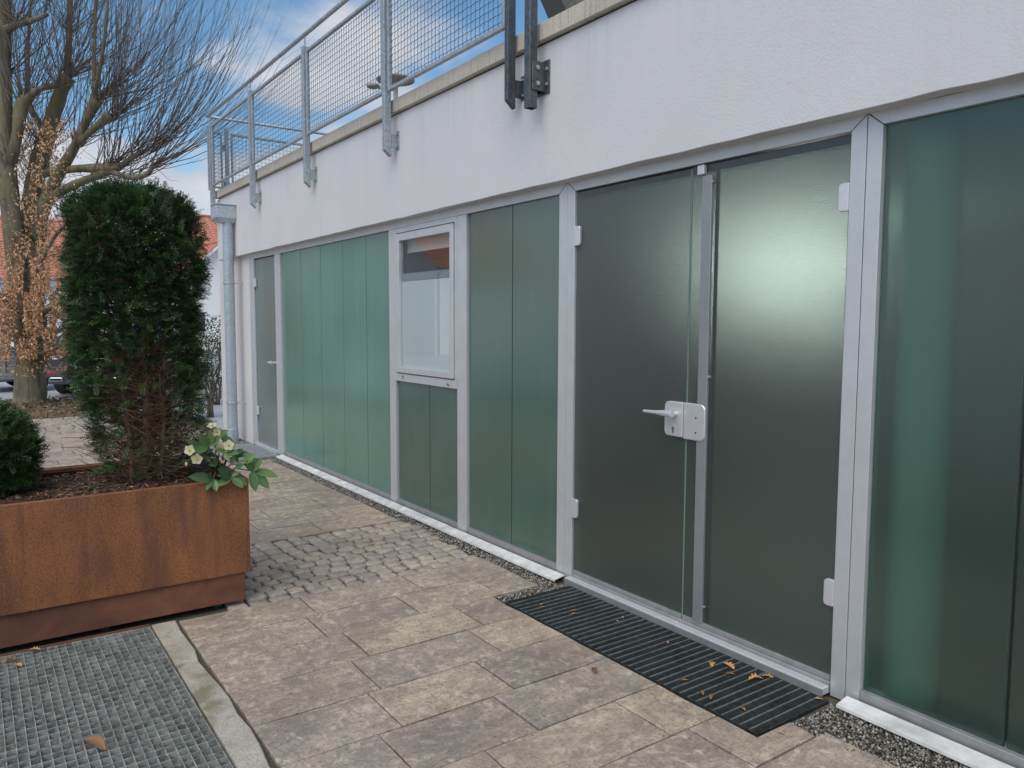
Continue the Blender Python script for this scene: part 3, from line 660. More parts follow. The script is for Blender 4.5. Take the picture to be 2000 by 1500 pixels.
MB().tube([(-11.25, YR+.02, 4.39), (-11.25, 3.2, 4.39)], .019, 10).build('handrail', M['galv'], rl, smooth=True)
def mesh_panel(a, b_, z0, z1, along='x', c0=YR, pitch=.053):
    fr = MB(); w = .026
    def bx(s0, s1, q0, q1):
        if along == 'x': fr.box(s0, s1, c0-.016, c0+.016, q0, q1)
        else: fr.box(c0-.016, c0+.016, s0, s1, q0, q1)
    bx(a, a+w, z0, z1); bx(b_-w, b_, z0, z1); bx(a+w, b_-w, z0, z0+w); bx(a+w, b_-w, z1-w, z1)
    pf = fr.build('mesh_panel', M['galv'], rl, bevel=.002)
    wr = MB(); k = 0; r = .0024
    P3 = (lambda s_, d, z: (s_, c0+d, z)) if along == 'x' else (lambda s_, d, z: (c0+d, s_, z))
    s_ = a+w+pitch*.5
    while s_ < b_-w:
        zs = np.arange(z0+w, z1-w+.001, pitch/2); pts = [P3(s_+(.005 if i % 2 else -.005), .002, z) for i, z in enumerate(zs)]
        wr.tube(pts, r, 3, cap=False); s_ += pitch
    z = z0+w+pitch*.5
    while z < z1-w:
        n_ = max(2, int((b_-a)/pitch)); ss = np.linspace(a+w, b_-w, n_); wr.tube([P3(t, -.002, z+(.002 if i % 2 else -.002)) for i, t in enumerate(ss)], r, 3, cap=False); z += pitch
    o = wr.build('woven_wire', M['wire'], pf); o['kind'] = 'stuff'
    return pf
ex = PX + [-4.02]
for a, b_ in zip(ex, ex[1:]): mesh_panel(a+.045, b_-.045, 3.42, 4.228)
mesh_panel(-11.25, -11.125, 3.395, 4.20, 'x')
mesh_panel(-.14, .02, 3.43, 4.20, 'y', -11.25); mesh_panel(.14, 1.75, 3.43, 4.20, 'y', -11.25); mesh_panel(1.87, 3.2, 3.43, 4.20, 'y', -11.25)
for y_ in (.08, 1.81):
    p = MB().box(-11.28, -11.22, y_-.022, y_+.022, 3.10, 4.26).build('post', M['galv'], rl, bevel=.002)
    for z in (3.5, 4.0): MB().box(-11.288, -11.282, y_-.045, y_+.045, z-.045, z+.045).build('clamp_plate', M['galv'], p)
all_under(rl); tag(rl, 'galvanised roof railing with crimped wire mesh panels', 'railing')

col = empty('steel_column', (-3.8, -.17, 2.87))
mb = MB(); t_ = .005; X0, X1, Y0, Y1 = -3.822, -3.768, -.202, -.142     # hollow square section
for b_ in ((X0,X1,Y0,Y0+t_),(X0,X1,Y1-t_,Y1),(X0,X0+t_,Y0+t_,Y1-t_),(X1-t_,X1,Y0+t_,Y1-t_)): mb.box(b_[0], b_[1], b_[2], b_[3], 2.872, 5.2)
mb.build('column', M['dark_steel'], col, bevel=.002)  # shade of the column's dark side is in the steel colour
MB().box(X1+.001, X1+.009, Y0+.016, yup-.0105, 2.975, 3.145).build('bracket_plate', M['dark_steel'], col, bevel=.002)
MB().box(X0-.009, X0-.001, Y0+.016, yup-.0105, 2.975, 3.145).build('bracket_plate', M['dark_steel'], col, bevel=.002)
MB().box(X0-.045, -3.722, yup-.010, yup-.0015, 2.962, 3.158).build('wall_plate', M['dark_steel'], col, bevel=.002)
for z in (3.015, 3.105):
    MB().tube([(X1+.009, -.150, z), (X1+.019, -.150, z)], .014, 6).build('bolt', M['galv'], col)
    MB().tube([(-3.740, yup-.009, z), (-3.740, yup-.020, z)], .010, 6).build('bolt', M['galv'], col)
all_under(col); tag(col, 'dark hollow steel column bolted to the plastered wall edge', 'column')
# stair flight on the roof terrace, only its foot shows above the cap
st_ = empty('roof_stair', (-4.3, .75, 3.25))
def plank(p0, p1, side, up, name, mt, parent):
    p0, p1, side, up = map(np.asarray, (p0, p1, side, up)); v = [p0, p1, p1+side, p0+side]; v = v+[q+up for q in v]
    return MB().add(v, [(0,3,2,1),(4,5,6,7),(0,1,5,4),(1,2,6,5),(2,3,7,6),(3,0,4,7)]).build(name, mt, parent, bevel=.003)
a_ = np.array([-4.20, .50, 3.255]); d_ = np.array([-.42, -.10, .86])*1.6
plank(a_, a_+d_, (.12, .075, 0), (.0, .03, .03), 'stringer', M['dark_gap'], st_)
for i in range(5):
    q_ = a_+np.array([.124, .079, 0])+np.array([.14, .09, 0])*i
    plank(q_, q_+d_, (.136, .087, 0), (.0, .03, .03), 'board', M['board'], st_)
all_under(st_); tag(st_, 'sloping weathered boards with dark steel edge above the parapet', 'stair')
lh = empty('roof_lamp', (-8.36, 1.24, 3.25))
MB().tube([(-8.36,1.24,3.25),(-8.36,1.24,4.42)], .028, 10).build('pole', M['cap'], lh)
MB().lathe([(.03,.02),(.22,.035),(.225,.05),(.12,.09),(.03,.11)], (-8.36, 1.24, 4.37), 20).build('lamp_hood', M['lamp_hood'], lh)
MB().tube([(-8.36,1.24,4.30),(-8.50,1.06,4.335)], .014, 8).build('arm', M['lamp_hood'], lh)
MB().lathe([(.02,-.02),(.075,.0),(.08,.02),(.03,.045)], (-8.52, 1.03, 4.335), 16).build('lamp_hood', M['lamp_hood'], lh)
all_under(lh); tag(lh, 'flat hooded lamp on a pale pole behind the railing mesh', 'lamp')

# ================================================================== RAINWATER PIPE
dp = empty('rainwater_pipe', (-10.4, -.165, 0)); px_, py_ = -10.40, -.165
MB().lathe([(.066,-.01),(.066,.95),(.066,1.7)], (px_, py_, 0), 18).build('pipe', M['zinc_pipe'], dp, smooth=False)
MB().lathe([(.0665,1.70),(.068,1.71),(.068,2.10),(.066,2.6),(.066,2.875)], (px_, py_, 0), 18).build('pipe', M['zinc_pipe'], dp)
MB().lathe([(.072,-.012),(.072,.16),(.068,.18)], (px_, py_, 0), 18).build('pipe_socket', M['zinc_pipe'], dp)
for z in (.50, 2.07):
    MB().lathe([(.070,z),(.0725,z+.004),(.0725,z+.022),(.070,z+.026)], (px_, py_, 0), 18).tube([(px_+.03, py_+.06, z+.013), (px_+.05, .005, z+.013)], .006, 6).build('pipe_clip', M['galv'], dp)
x0, x1, y0, y1 = -10.51, -10.29, -.335, yup-.003
hv = [(x0+.05,y0+.06,2.855),(x1-.05,y0+.06,2.855),(x1-.05,y1,2.855),(x0+.05,y1,2.855),(x0,y0,2.915),(x1,y0,2.915),(x1,y1,2.915),(x0,y1,2.915),(x0,y0,3.075),(x1,y0,3.075),(x1,y1,3.075),(x0,y1,3.075)]
hp = MB().add(hv, [(0,3,2,1)]+[(i,(i+1)%4,4+(i+1)%4,4+i) for i in range(4)]+[(4+i,4+(i+1)%4,8+(i+1)%4,8+i) for i in range(4)]+[(8,9,10,11)]).build('hopper', M['zinc'], dp, bevel=.004)
MB().box(x0-.012,x1+.012,y0-.012,y1,3.0765,3.09).build('hopper_rim', M['zinc'], dp, bevel=.002)
all_under(dp); tag(dp, 'grey zinc rainwater pipe with square hopper at the wall corner', 'downpipe')

# ================================================================== GRATINGS
def grate(name, x0, x1, y0, y1, px, py, zx, tx, ty, mt, label, frame=.004, depth=.03, cross_dz=0.0, mt2=None):
    g = empty(name, ((x0+x1)/2, (y0+y1)/2, 0))
    fr = MB(); fr.box(x0, x1, y0, y0+frame, -depth, 0).box(x0, x1, y1-frame, y1, -depth, 0).box(x0, x0+frame, y0+frame, y1-frame, -depth, 0).box(x1-frame, x1, y0+frame, y1-frame, -depth, 0)
    fr.build('edge_frame', mt, g)
    a = MB(); y = y0+py
    while y < y1-frame*1.5: a.box(x0+frame, x1-frame, y-tx/2, y+tx/2, -depth, -.001); y += py
    o = a.build('bearing_bars', mt, g); o['kind'] = 'stuff'
    c_ = MB(); x = x0+px
    while x < x1-frame*1.5: c_.box(x-ty/2, x+ty/2, y0+frame, y1-frame, -zx, -.0005+cross_dz); x += px
    o = c_.build('cross_bars', mt2 or mt, g); o['kind'] = 'stuff'
    for xx in (x0+.005, x1-.015):
        for yy in (y0+.005, y1-.015): MB().box(xx, xx+.01, yy, yy+.01, -.55 if depth > .028 else -.16, -depth).build('support', M['dark_steel'], g)
    all_under(g); tag(g, label, 'grating'); return g
grate('light_shaft_grating', -4.292, -3.262, -3.60, -2.272, .0489, .0349, .030, .0032, .0032, M['galv_light'], 'pale galvanised floor grating running under the rusty planter', depth=.032)
grate('light_shaft_grating', -3.254, .55, -3.60, -2.272, .0489, .0349, .030, .0032, .0032, M['galv_light'], 'pale galvanised floor grating with a long brown leaf on it', depth=.032)
grate('door_grating', -3.518, -1.792, -.538, -.06, .0455, .0112, .020, .0026, .0052, M['dark_grate'], 'dark fine floor grating in front of the double door', depth=.025, cross_dz=.0018, mt2=M['grate_cross'])

# ================================================================== PLANTER
pl = empty('rusty_planter', (-4.8, -2.7, 0))
bx0, bx1, by0, by1, bz0, bz1, th = -5.29, -4.318, -3.75, -1.735, .186, .722, .012
mb = MB()
for b_ in ((bx0,bx1,by0,by0+th),(bx0,bx1,by1-th,by1),(bx0,bx0+th,by0+th,by1-th),(bx1-th,bx1,by0+th,by1-th)): mb.box(*b_, bz0, bz1)
body = mb.build('body', M['corten'], pl, bevel=.003)
rm = MB()
for b_ in ((bx0+th+.001,bx1-th-.001,by0+th+.001,by0+.05),(bx0+th+.001,bx1-th-.001,by1-.05,by1-th-.001),(bx0+th+.001,bx0+.05,by0+.051,by1-.051),(bx1-.05,bx1-th-.001,by0+.051,by1-.051)): rm.box(*b_, bz1-.028, bz1-.004)
rm.build('rim', M['corten_dark'], body, bevel=.002)
MB().box(bx0+.03, bx1-.022, by0+.03, by1-.026, .022, .1855).build('plinth', M['corten_dark'], pl, bevel=.002)
for xx in (bx0+.1, bx1-.12):
    for yy in np.linspace(by0+.15, by1-.16, 4): MB().box(xx-.03, xx+.03, yy-.02, yy+.02, -.02, .0215).build('foot', M['dark_steel'], pl)
bar = MB().box(-4.309, -4.2965, -3.74, -2.27, -.02, .006).build('ledge', M['corten_dark'], pl)
nx_, ny_ = 26, 50; V = []; 
for j in range(ny_):
    for i in range(nx_):
        xx = bx0+th+(bx1-bx0-2*th)*i/(nx_-1); yy = by0+th+(by1-by0-2*th)*j/(ny_-1)
        e_ = min(i, nx_-1-i, 3)/3; V.append((xx, yy, .652+.035*e_+RNG.normal(0, .006)+.018*math.sin(yy*4+xx*3)))
F_ = [(j*nx_+i, j*nx_+i+1, (j+1)*nx_+i+1, (j+1)*nx_+i) for j in range(ny_-1) for i in range(nx_-1)]
soil = MB().add(V, F_).build('soil', M['soil'], pl, smooth=True); soil['kind'] = 'stuff'
n = 5200; c = np.c_[RNG.uniform(bx0+.03, bx1-.03, n), RNG.uniform(-3.6, by1-.03, n), .692+RNG.uniform(-.002, .010, n)]
c[:, 2] += .018*np.sin(c[:, 1]*4+c[:, 0]*3); d1 = RNG.normal(0, 1, (n, 3)); d1[:, 2] *= .25; d1 /= np.linalg.norm(d1, axis=1)[:, None]; d2 = np.cross(d1, RNG.normal(0, .3, (n, 3))+[0, 0, 1]); L = RNG.uniform(.006, .02, (n, 1)); w = L*RNG.uniform(.25, .6, (n, 1))
Vc = np.stack([c-d1*L-d2*w*.5, c+d2*w*.3-d1*L*.2, c+d1*L, c-d2*w], 1).reshape(-1, 3); Vc[:, 2] += RNG.normal(0, .002, len(Vc))
ch = link('bark_chips', fastmesh('bark_chips', Vc, np.arange(4*n).reshape(-1, 4), np.repeat(RNG.beta(.9, 1.9, n), 4)), M['chips'], soil); ch['kind'] = 'stuff'
all_under(pl); tag(pl, 'long rusty steel planter box on a darker plinth', 'planter')

# ================================================================== YEWS
def sprays(centers, axes, ups, lens, tints, npair=11):
    # flat combs of needles along a curved twig: every needle a narrow leaf-shaped quad
    t = np.linspace(.10, 1, npair); side = np.tile([1, -1], npair); t = np.repeat(t, 2); m_ = len(t)
    nl = .023*(1-.55*t**2.2)+.004
    n = len(centers); ax = axes; up = ups-(ups*ax).sum(1)[:, None]*ax; up /= np.linalg.norm(up, axis=1)[:, None]+1e-9; sd = np.cross(ax, up)
    droop = -.25*t**2
    base = centers[:, None] + ax[:, None]*(t*1.0)[None, :, None]*lens[:, None, None] + up[:, None]*(droop[None, :, None]*lens[:, None, None]*.5)
    jit = RNG.normal(0, .16, (n, m_, 3))
    nd = ax[:, None]*.62 + sd[:, None]*side[None, :, None]*.80 + up[:, None]*.10 + jit; nd /= np.linalg.norm(nd, axis=2)[:, :, None]
    ln = nl[None, :, None]*RNG.uniform(.8, 1.2, (n, m_, 1))*(lens/.085)[:, None, None]
    wv = np.cross(nd, up[:, None]); wv /= np.linalg.norm(wv, axis=2)[:, :, None]+1e-9; wv *= .0024
    v = np.stack([base-wv*.6, base+nd*ln*.45-wv*1.1, base+nd*ln, base+nd*ln*.45+wv*1.1], 2)
    V = v.reshape(-1, 3); F = np.arange(len(V)).reshape(-1, 4)
    # twig of the spray
    tw = np.stack([centers-sd*.0012, centers+sd*.0012, centers+ax*lens[:, None]*.9+up*(-.1*lens[:, None])], 1)
    tw4 = np.stack([tw[:, 0], tw[:, 1], tw[:, 2], tw[:, 2]+sd*.0006], 1).reshape(-1, 3)
    F2 = np.arange(len(tw4)).reshape(-1, 4)+len(V)
    T = np.concatenate([np.repeat(tints, m_*4), np.repeat(tints*.6, 4)])
    return np.concatenate([V, tw4]), np.concatenate([F, F2]), T
def yew(name, cx_, cy_, z0, z1, hx, hy, ns, stems, label, hole=True):
    g = empty(name, (cx_, cy_, z0))
    # twigs leave the stems and end in foliage
    z = RNG.uniform(0, 1, ns); th = RNG.uniform(0, 2*math.pi, ns)
    zz = z0+.04+(z1-z0-.04)*z
    dome = np.where(zz > z1-.22, np.clip(1-((zz-(z1-.22))/.235)**2.6, .02, 1)**.55, 1.0)
    foot = np.where(zz < z0+.35, .80+.20*(zz-z0)/.35, 1.0)
    rr = (np.abs(np.cos(th))**3.2+np.abs(np.sin(th))**3.2)**(-1/3.2)*dome*foot
    shell = 1-np.abs(RNG.normal(0, .13, ns))-np.where(RNG.random(ns) < .36, RNG.uniform(0, .60, ns), 0)
    lump = 1+.06*np.sin(th*3+zz*5)+.05*np.sin(zz*13+th*2)
    r_ = rr*np.clip(shell, .25, 1.05)*lump
    low_ = np.clip((z0+.95-zz)/.6, 0, 1) if hole else 0*zz
    c = np.c_[cx_+hx*r_*np.cos(th), cy_+hy*(1-.12*low_)*r_*np.sin(th)+.035*low_, zz]
    nrm = np.c_[np.cos(th)/hx*.4, np.sin(th)/hy*.4, np.where(zz > z1-.25, 2.2*(zz-(z1-.25))/.25, .12)]; nrm /= np.linalg.norm(nrm, axis=1)[:, None]
    if hole:                                    # thin, woody patch in the lower middle
        f = np.exp(-((c[:, 1]-cy_-.02)/.27)**2)*np.clip((1.80-zz)/.45, 0, 1)*np.where(c[:, 0] > cx_-.1, 1, .55)
        low = np.clip((1.25-zz)/.45, 0, 1)*.36
        keep = RNG.random(ns) > np.clip(f*.86+low, 0, .93)
        c, nrm, zz, shell = c[keep], nrm[keep], zz[keep], shell[keep]; ns = len(c)
    ax = nrm*.9+RNG.normal(0, .48, (ns, 3)); ax[:, 2] += .05; ax /= np.linalg.norm(ax, axis=1)[:, None]
    up = np.array([0, 0, 1.0])+RNG.normal(0, .45, (ns, 3)); L = RNG.uniform(.055, .105, ns)
    clump = .5+.5*np.sin(c[:, 1]*19+c[:, 2]*11)*np.sin(c[:, 2]*17+c[:, 0]*23)
    tint = np.clip(RNG.beta(1.2, 4.2, ns)*.9+.28*clump*RNG.random(ns)+np.clip((z0+.85-zz)/.8, 0, 1)*.22*RNG.random(ns), 0, 1)
    tint = np.where(RNG.random(ns) < .035, RNG.uniform(.6, 1, ns), tint)
    V, F, T = sprays(c-ax*.03, ax, up, L, tint)
    link('foliage', fastmesh('foliage', V, F, T), M['yew'], g)['kind'] = 'stuff'
    wd = MB(); nodes = []
    for sx, sy, tx, ty, r0, hz in stems:
        t = np.linspace(0, 1, 9); P_ = np.c_[cx_+sx+(tx-sx)*t+.012*np.sin(t*7), cy_+sy+(ty-sy)*t+.015*np.sin(t*5+sx*9), z0-.06+(hz+.06)*t]
        s_ = MB().tube(P_, r0*(1-.7*t)+.003, 8, tint=.8).build('stem', M['yew_wood'], g, smooth=True); nodes.append(P_)
    nt_ = int(ns*.05)
    for i in RNG.choice(ns, nt_, replace=False):
        P_ = nodes[RNG.integers(len(nodes))]; j = np.argmin(abs(P_[:, 2]-(c[i, 2]-.12))); a = P_[j]; b_ = c[i]; mdl = (a+b_)/2+np.array([0, 0, -.03])+RNG.normal(0, .02, 3)
        wd.tube([a, mdl, b_], [.0045, .003, .0015], 3, cap=False, tint=RNG.uniform(0, .7))
    if hole:                                    # bare brown twigs low down
        for i in range(950):
            P_ = nodes[RNG.integers(len(nodes))]; j = RNG.integers(0, 5); a = P_[j]+[0, 0, RNG.uniform(-.05, .1)]; an = RNG.uniform(0, 6.3); L_ = RNG.uniform(.10, .34)
            d = np.array([math.cos(an)*hx/.4, math.sin(an), RNG.uniform(-.15, .75)]); b_ = a+d*L_
            wd.tube([a, a+d*L_*.5+RNG.normal(0, .012, 3)-[0, 0, .015], b_], [.0036, .0026, .0013], 3, cap=False, tint=RNG.uniform(.2, 1))
    wd.build('twigs', M['yew_wood'], g)['kind'] = 'stuff'
    all_under(g); tag(g, label, 'shrub'); return g
yew('yew_column', -4.80, -2.205, .70, 2.315, .36, .325, 12500, [(.03, .0, .06, .06, .020, 1.35), (-.04, .05, -.08, .12, .016, 1.25), (.02, -.05, .0, -.14, .014, 1.2), (-.1, -.02, -.16, -.04, .014, 1.2), (.05, .07, .10, .17, .011, 1.0)], 'tall clipped yew column with bare brown stems in the rusty planter')
yew('yew_ball', -4.86, -2.98, .70, 1.13, .28, .27, 4200, [(.0, .0, .03, .05, .014, .35), (-.03, .04, -.1, .1, .010, .3), (.04, -.03, .12, -.1, .010, .3)], 'low rounded yew bush at the planter end', hole=False)

# ================================================================== HELLEBORE OVER THE PLANTER EDGE
hb = empty('hellebore', (-4.42, -1.85, .69))
def onx(px, py, X_):                            # point of the place on the plane x = X_
    d = (_f + _R*(px-1000)/FPX + _U*(750-py)/FPX); return CAM + d*((X_-CAM[0])/d[0])
def zz4(u, v): return 340+u*.12, 800+v*.12
def leaflet(base, tip, w, tint, sag=.15, face=None):
    base, tip = np.asarray(base), np.asarray(tip); ax = tip-base; L = np.linalg.norm(ax); ax = ax/L
    up = np.array([.75, -.25, .62]) if face is None else np.asarray(face); up = up+RNG.normal(0, .2, 3); sd = unit(np.cross(ax, up)); up = np.cross(sd, ax)
    ts = [0, .12, .3, .5, .7, .87, 1.0]; ws = [.05, .42, .86, 1.0, .84, .45, .02]; v = []; f = []
    for t, q in zip(ts, ws):
        c_ = base+ax*L*t-up*sag*L*(t*t-t*.6); e_ = sd*w*.5*q; lift = up*w*.16*q
        v += [c_-e_+lift, c_-e_*.5+lift*.35, c_, c_+e_*.5+lift*.35, c_+e_+lift]
    for i in range(len(ts)-1):
        for j in range(4): f.append((i*5+j, i*5+j+1, (i+1)*5+j+1, (i+1)*5+j))
    o = MB().add(v, f, tint).build('leaf', M['hell_leaf'], hb, smooth=True); return o
clusters = [
 ((510,720), -4.45, [(200,480,.32),(470,520,.15),(645,650,.2),(560,860,.15),(330,600,.1),(700,760,.1)]),
 ((1270,1000), -4.33, [(1700,1085,.75),(1555,1285,.55),(1270,1215,1.0),(1330,1330,.35),(1430,790,.6),(1180,830,.35),(1390,930,.5)]),
 ((640,1130), -4.31, [(235,1085,.2),(520,1310,.4),(690,1330,.45),(560,1040,.1),(780,1290,.4)]),
 ((930,1100), -4.31, [(700,1060,.12),(720,1240,.5),(1130,1270,.6),(1090,1010,.25),(720,960,.15),(1200,1225,.55)]),
 ((980,750), -4.40, [(1240,715,.1),(1040,860,.7),(930,900,.55),(800,640,.2),(1120,640,.3)]),
 ((560,600), -4.40, [(300,700,.3),(420,380,.4),(760,430,.5),(600,330,.8)]),
 ((820,700), -4.36, [(1000,560,.9),(1060,700,.7),(900,830,.4),(650,620,.6)]),
 ((1120,880), -4.34, [(1420,830,.5),(1330,720,.7),(1000,960,.3),(1240,960,.4)]),
 ((720,880), -4.42, [(560,900,.3),(830,760,.5),(640,800,.6),(860,960,.2)]),
 ((660,480), -4.50, [(470,430,.25),(760,300,.9),(880,330,.8),(520,360,.7),(1000,520,.95)])]
root_ = np.array([-4.46, -1.86, .685])
for (u, v_), X_, tips in clusters:
    c0_ = onx(*zz4(u, v_), X_)
    mid = (root_+c0_)/2+np.array([0, 0, .05])
    MB().tube([root_+RNG.normal(0, .02, 3)*[1, 1, 0], mid, c0_], [.0045, .004, .003], 6).build('stem', M['hell_stem'], hb, smooth=True)
    for a, b_, t_ in tips:
        tp = onx(*zz4(a, b_), X_+RNG.uniform(-.02, .05)); Lw = np.linalg.norm(tp-c0_)
        leaflet(c0_, tp, max(.030, min(.056, Lw*.50)), t_)
def flower(u, v_, X_, s_, axis):
    X_ += .07
    c0_ = onx(*zz4(u, v_), X_); ax = unit(axis); a_ = unit(np.cross(ax, [0, 0, 1.0])); b_ = np.cross(ax, a_)
    mb = MB(); ph = RNG.uniform(0, 6)
    for k in range(5):
        t = ph+k*2*math.pi/5; r_ = a_*math.cos(t)+b_*math.sin(t); s2 = np.cross(ax, r_)
        pts = []
        for q, w_, h_ in ((.08, .10, 0), (.4, .42, .10), (.75, .40, .22), (1.0, .06, .20)):
            pts += [c0_+s_*(r_*q-s2*w_+ax*h_), c0_+s_*(r_*q+ax*(h_-.05)), c0_+s_*(r_*q+s2*w_+ax*h_)]
        mb.add(pts, [(i*3+j, i*3+j+1, i*3+j+4, i*3+j+3) for i in range(3) for j in range(2)], RNG.uniform(.2, 1))
    o = mb.build('flower', M['petal'], hb, smooth=True)
    st2 = MB(); 
    for k in range(9):
        d = unit(ax+RNG.normal(0, .42, 3)); st2.tube([c0_, c0_+d*s_*.36], [s_*.05, s_*.09], 4)
    st2.build('stamens', M['stamen'], o)
    MB().tube([root_+RNG.normal(0, .015, 3)*[1, 1, 0], (root_+c0_)/2+[0, 0, .03], c0_-ax*.004], [.003, .0026, .002], 5).build('stem', M['hell_stem'], hb)
for u, v_, X_, s_, ax in [(255,660,-4.42,.030,(.7,-.4,.1)),(370,800,-4.40,.031,(.8,-.2,-.1)),(700,510,-4.47,.030,(.6,.2,.5)),(885,580,-4.42,.031,(.9,-.1,.2)),(735,615,-4.43,.026,(.7,.1,-.3)),(620,270,-4.50,.029,(.3,-.2,.7)),(690,365,-4.49,.026,(.6,.3,.3)),(640,440,-4.5,.024,(.5,-.5,.2))]: flower(u, v_, X_, s_, ax)
for u, v_, X_ in [(200,890,-4.40),(710,720,-4.41),(935,645,-4.40),(755,805,-4.40),(780,850,-4.40),(300,800,-4.41),(445,815,-4.40)]:
    c0_ = onx(*zz4(u, v_), X_)
    MB().lathe([(.001,-.012),(.007,-.006),(.0085,.002),(.005,.010),(.001,.014)], c0_, 8).build('bud', M['bud'], hb, smooth=True)
    MB().tube([root_, (root_+c0_)/2+[0, 0, .03], c0_], [.0025, .002, .0015], 4).build('stem', M['hell_stem'], hb)
all_under(hb); tag(hb, 'cream flowering hellebore spilling over the planter corner', 'plant')

# ================================================================== FALLEN LEAVES
def dry_leaf(x, y, z, L, ang, tint, lobed, label, group=None, curl=.35, tilt=(0, 0)):
    half = [(0,.02),(.08,.10),(.16,.30),(.24,.16),(.36,.44),(.46,.24),(.60,.46),(.70,.22),(.84,.30),(.93,.12),(1,0)] if lobed else [(0,.02),(.1,.14),(.25,.26),(.45,.32),(.65,.27),(.82,.16),(.94,.06),(1,0)]
    v, f = [], []
    cr = RNG.uniform(.6, 1.2)
    for i, (t, w_) in enumerate(half):
        zc = curl*L*(.10*math.sin(t*4.2*cr)+.10*(t-.3)**2)
        wr = lambda s_: curl*L*.55*(w_*s_)**2*1.6+RNG.normal(0, .008)*L
        v += [((t-.5)*L, -w_*L*.55, zc+wr(1)), ((t-.5)*L, -w_*L*.25, zc+wr(.4)), ((t-.5)*L, 0, zc), ((t-.5)*L, w_*L*.25, zc+wr(.4)), ((t-.5)*L, w_*L*.55, zc+wr(1))]
    for i in range(len(half)-1):
        for j in range(4): f.append((i*5+j, i*5+j+1, (i+1)*5+j+1, (i+1)*5+j))
    v = np.array(v); v[:, 2] -= v[:, 2].min()-.0004
    mb = MB().add(v, f, tint); mb.tube([(-.5*L, 0, v[2, 2]), (-.62*L, .01*L, v[2, 2]+.03*L)], .0008, 4, tint=tint*.6)
    o = mb.build('dry_leaf', M['fallen']); sol = o.modifiers.new('thickness', 'SOLIDIFY'); sol.thickness = .0006
    o.location = (x, y, z); o.rotation_euler = (tilt[0], tilt[1], ang); tag(o, label, 'leaf', group); return o
def gpt(px, py, z=0.0):
    d = (_f + _R*(px-1000)/FPX + _U*(750-py)/FPX); return CAM + d*((z-CAM[2])/d[2])
def leaf_at(px, py, *a, **k):
    a = (a[0]*1.25,)+a[1:]
    p = gpt(px, py, .002); return dry_leaf(p[0], p[1], k.pop('z', .002), *a, **k)
leaf_at(186, 1456, .11, .45, .30, False, 'long curled brown leaf lying on the pale floor grating', curl=.9)
leaf_at(1391, 1299, .052, 2.2, .85, True, 'pale orange oak leaf on the door grating beside a larger one', curl=.8)
leaf_at(1424, 1301, .062, 2.9, .95, True, 'bright orange lobed oak leaf on the door grating', curl=.6)
leaf_at(1427, 1316, .035, .6, .25, False, 'small dark red leaf below the orange oak leaf', curl=.5)
leaf_at(1476, 1327, .060, 1.2, 1.0, True, 'broad orange oak leaf arched over the door grating bars', curl=1.0)
leaf_at(1499, 1323, .042, .4, .75, True, 'orange leaf standing up beside the arched oak leaf', curl=1.1)
leaf_at(1160, 1310, .055, 2.7, .10, False, 'dark curled leaf on the slab edge beside the door grating', curl=.9)
for px_l, py_l, L_, t_ in [(1058,1181,.028,.55),(1122,1193,.03,.4),(1216,1206,.03,.7),(1060,1186,.022,.6),(1120,1200,.035,.35),(1205,1213,.022,.9),(1337,1329,.03,.3),(1372,1354,.035,.2),(1388,1362,.04,.35),(1235,1188,.04,.45),(1304,1255,.024,.8),(1130,1148,.04,.6),(1150,1152,.05,.5),(1108,1140,.03,.75),(1600,1366,.03,.8),(1451,1385,.03,.4)]:
    leaf_at(px_l, py_l, L_, RNG.uniform(0, 6), t_, False, 'small dry leaf scrap on the door grating', 'leaf scraps on the door grating', curl=.7)
leaf_at(68, 1270, .045, 1.0, .9, True, 'orange brown leaf by the planter plinth on the grating', curl=.8)
leaf_at(18, 1292, .055, 2.0, .45, True, 'brown crumpled leaf at the planter foot', curl=.9)
leaf_at(36, 1300, .045, .4, .95, True, 'bright orange leaf on the grating below the planter', curl=.7)
leaf_at(615, 978, .05, .4, .7, True, 'pale brown leaf on the slabs near the green panels', z=.003)
leaf_at(700, 1052+30, .03, .4, .8, False, 'small orange leaf lying on the cobbles', z=.006)
leaf_at(524, 888, .07, .3, .75, True, 'tan leaf on the blue grey door step', z=.014)
leaf_at(1525, 1432, .025, .4, .8, False, 'small orange leaf scrap beside the gravel', z=.003)

# ================================================================== TREE WITH TWO TRUNKS
tr = empty('hornbeam_tree', tuple(gpt(58, 800)))
def tp(px, py, d=14.0): return at(px, py, d)
def limb(P_, name='limb', parent=tr, jit=.0, n=10):
    pts = np.array([tp(a, b_, d) for a, b_, d, r_ in P_]); rad = np.array([r_ for *_, r_ in P_])
    k = len(pts); t = np.linspace(0, k-1, (k-1)*4+1); q = np.c_[[np.interp(t, range(k), pts[:, i]) for i in range(3)]].T
    ker = np.array([1, 2, 3, 2, 1])/9
    if len(q) > 8:
        s_ = np.c_[[np.convolve(np.pad(q[:, i], 2, 'edge'), ker, 'valid') for i in range(3)]].T; s_[0], s_[-1] = q[0], q[-1]; q = s_
    r_ = np.interp(t, range(k), rad); r_ = r_*(1+RNG.normal(0, .05, len(r_)))
    MB().tube(q, r_, n).build(name, M['bark'], parent, smooth=True); return q
limb([(58,815,14,.36),(58,790,14,.29),(60,760,14,.255),(60,700,14,.25),(58,640,14,.26),(52,590,14,.26)], 'trunk', n=14)
T1 = limb([(46,610,14,.19),(34,520,13.9,.17),(22,430,13.8,.16),(14,330,13.8,.15),(10,230,13.8,.13),(8,120,13.7,.11),(6,40,13.7,.13),(4,-120,13.7,.10)], 'trunk', n=12)
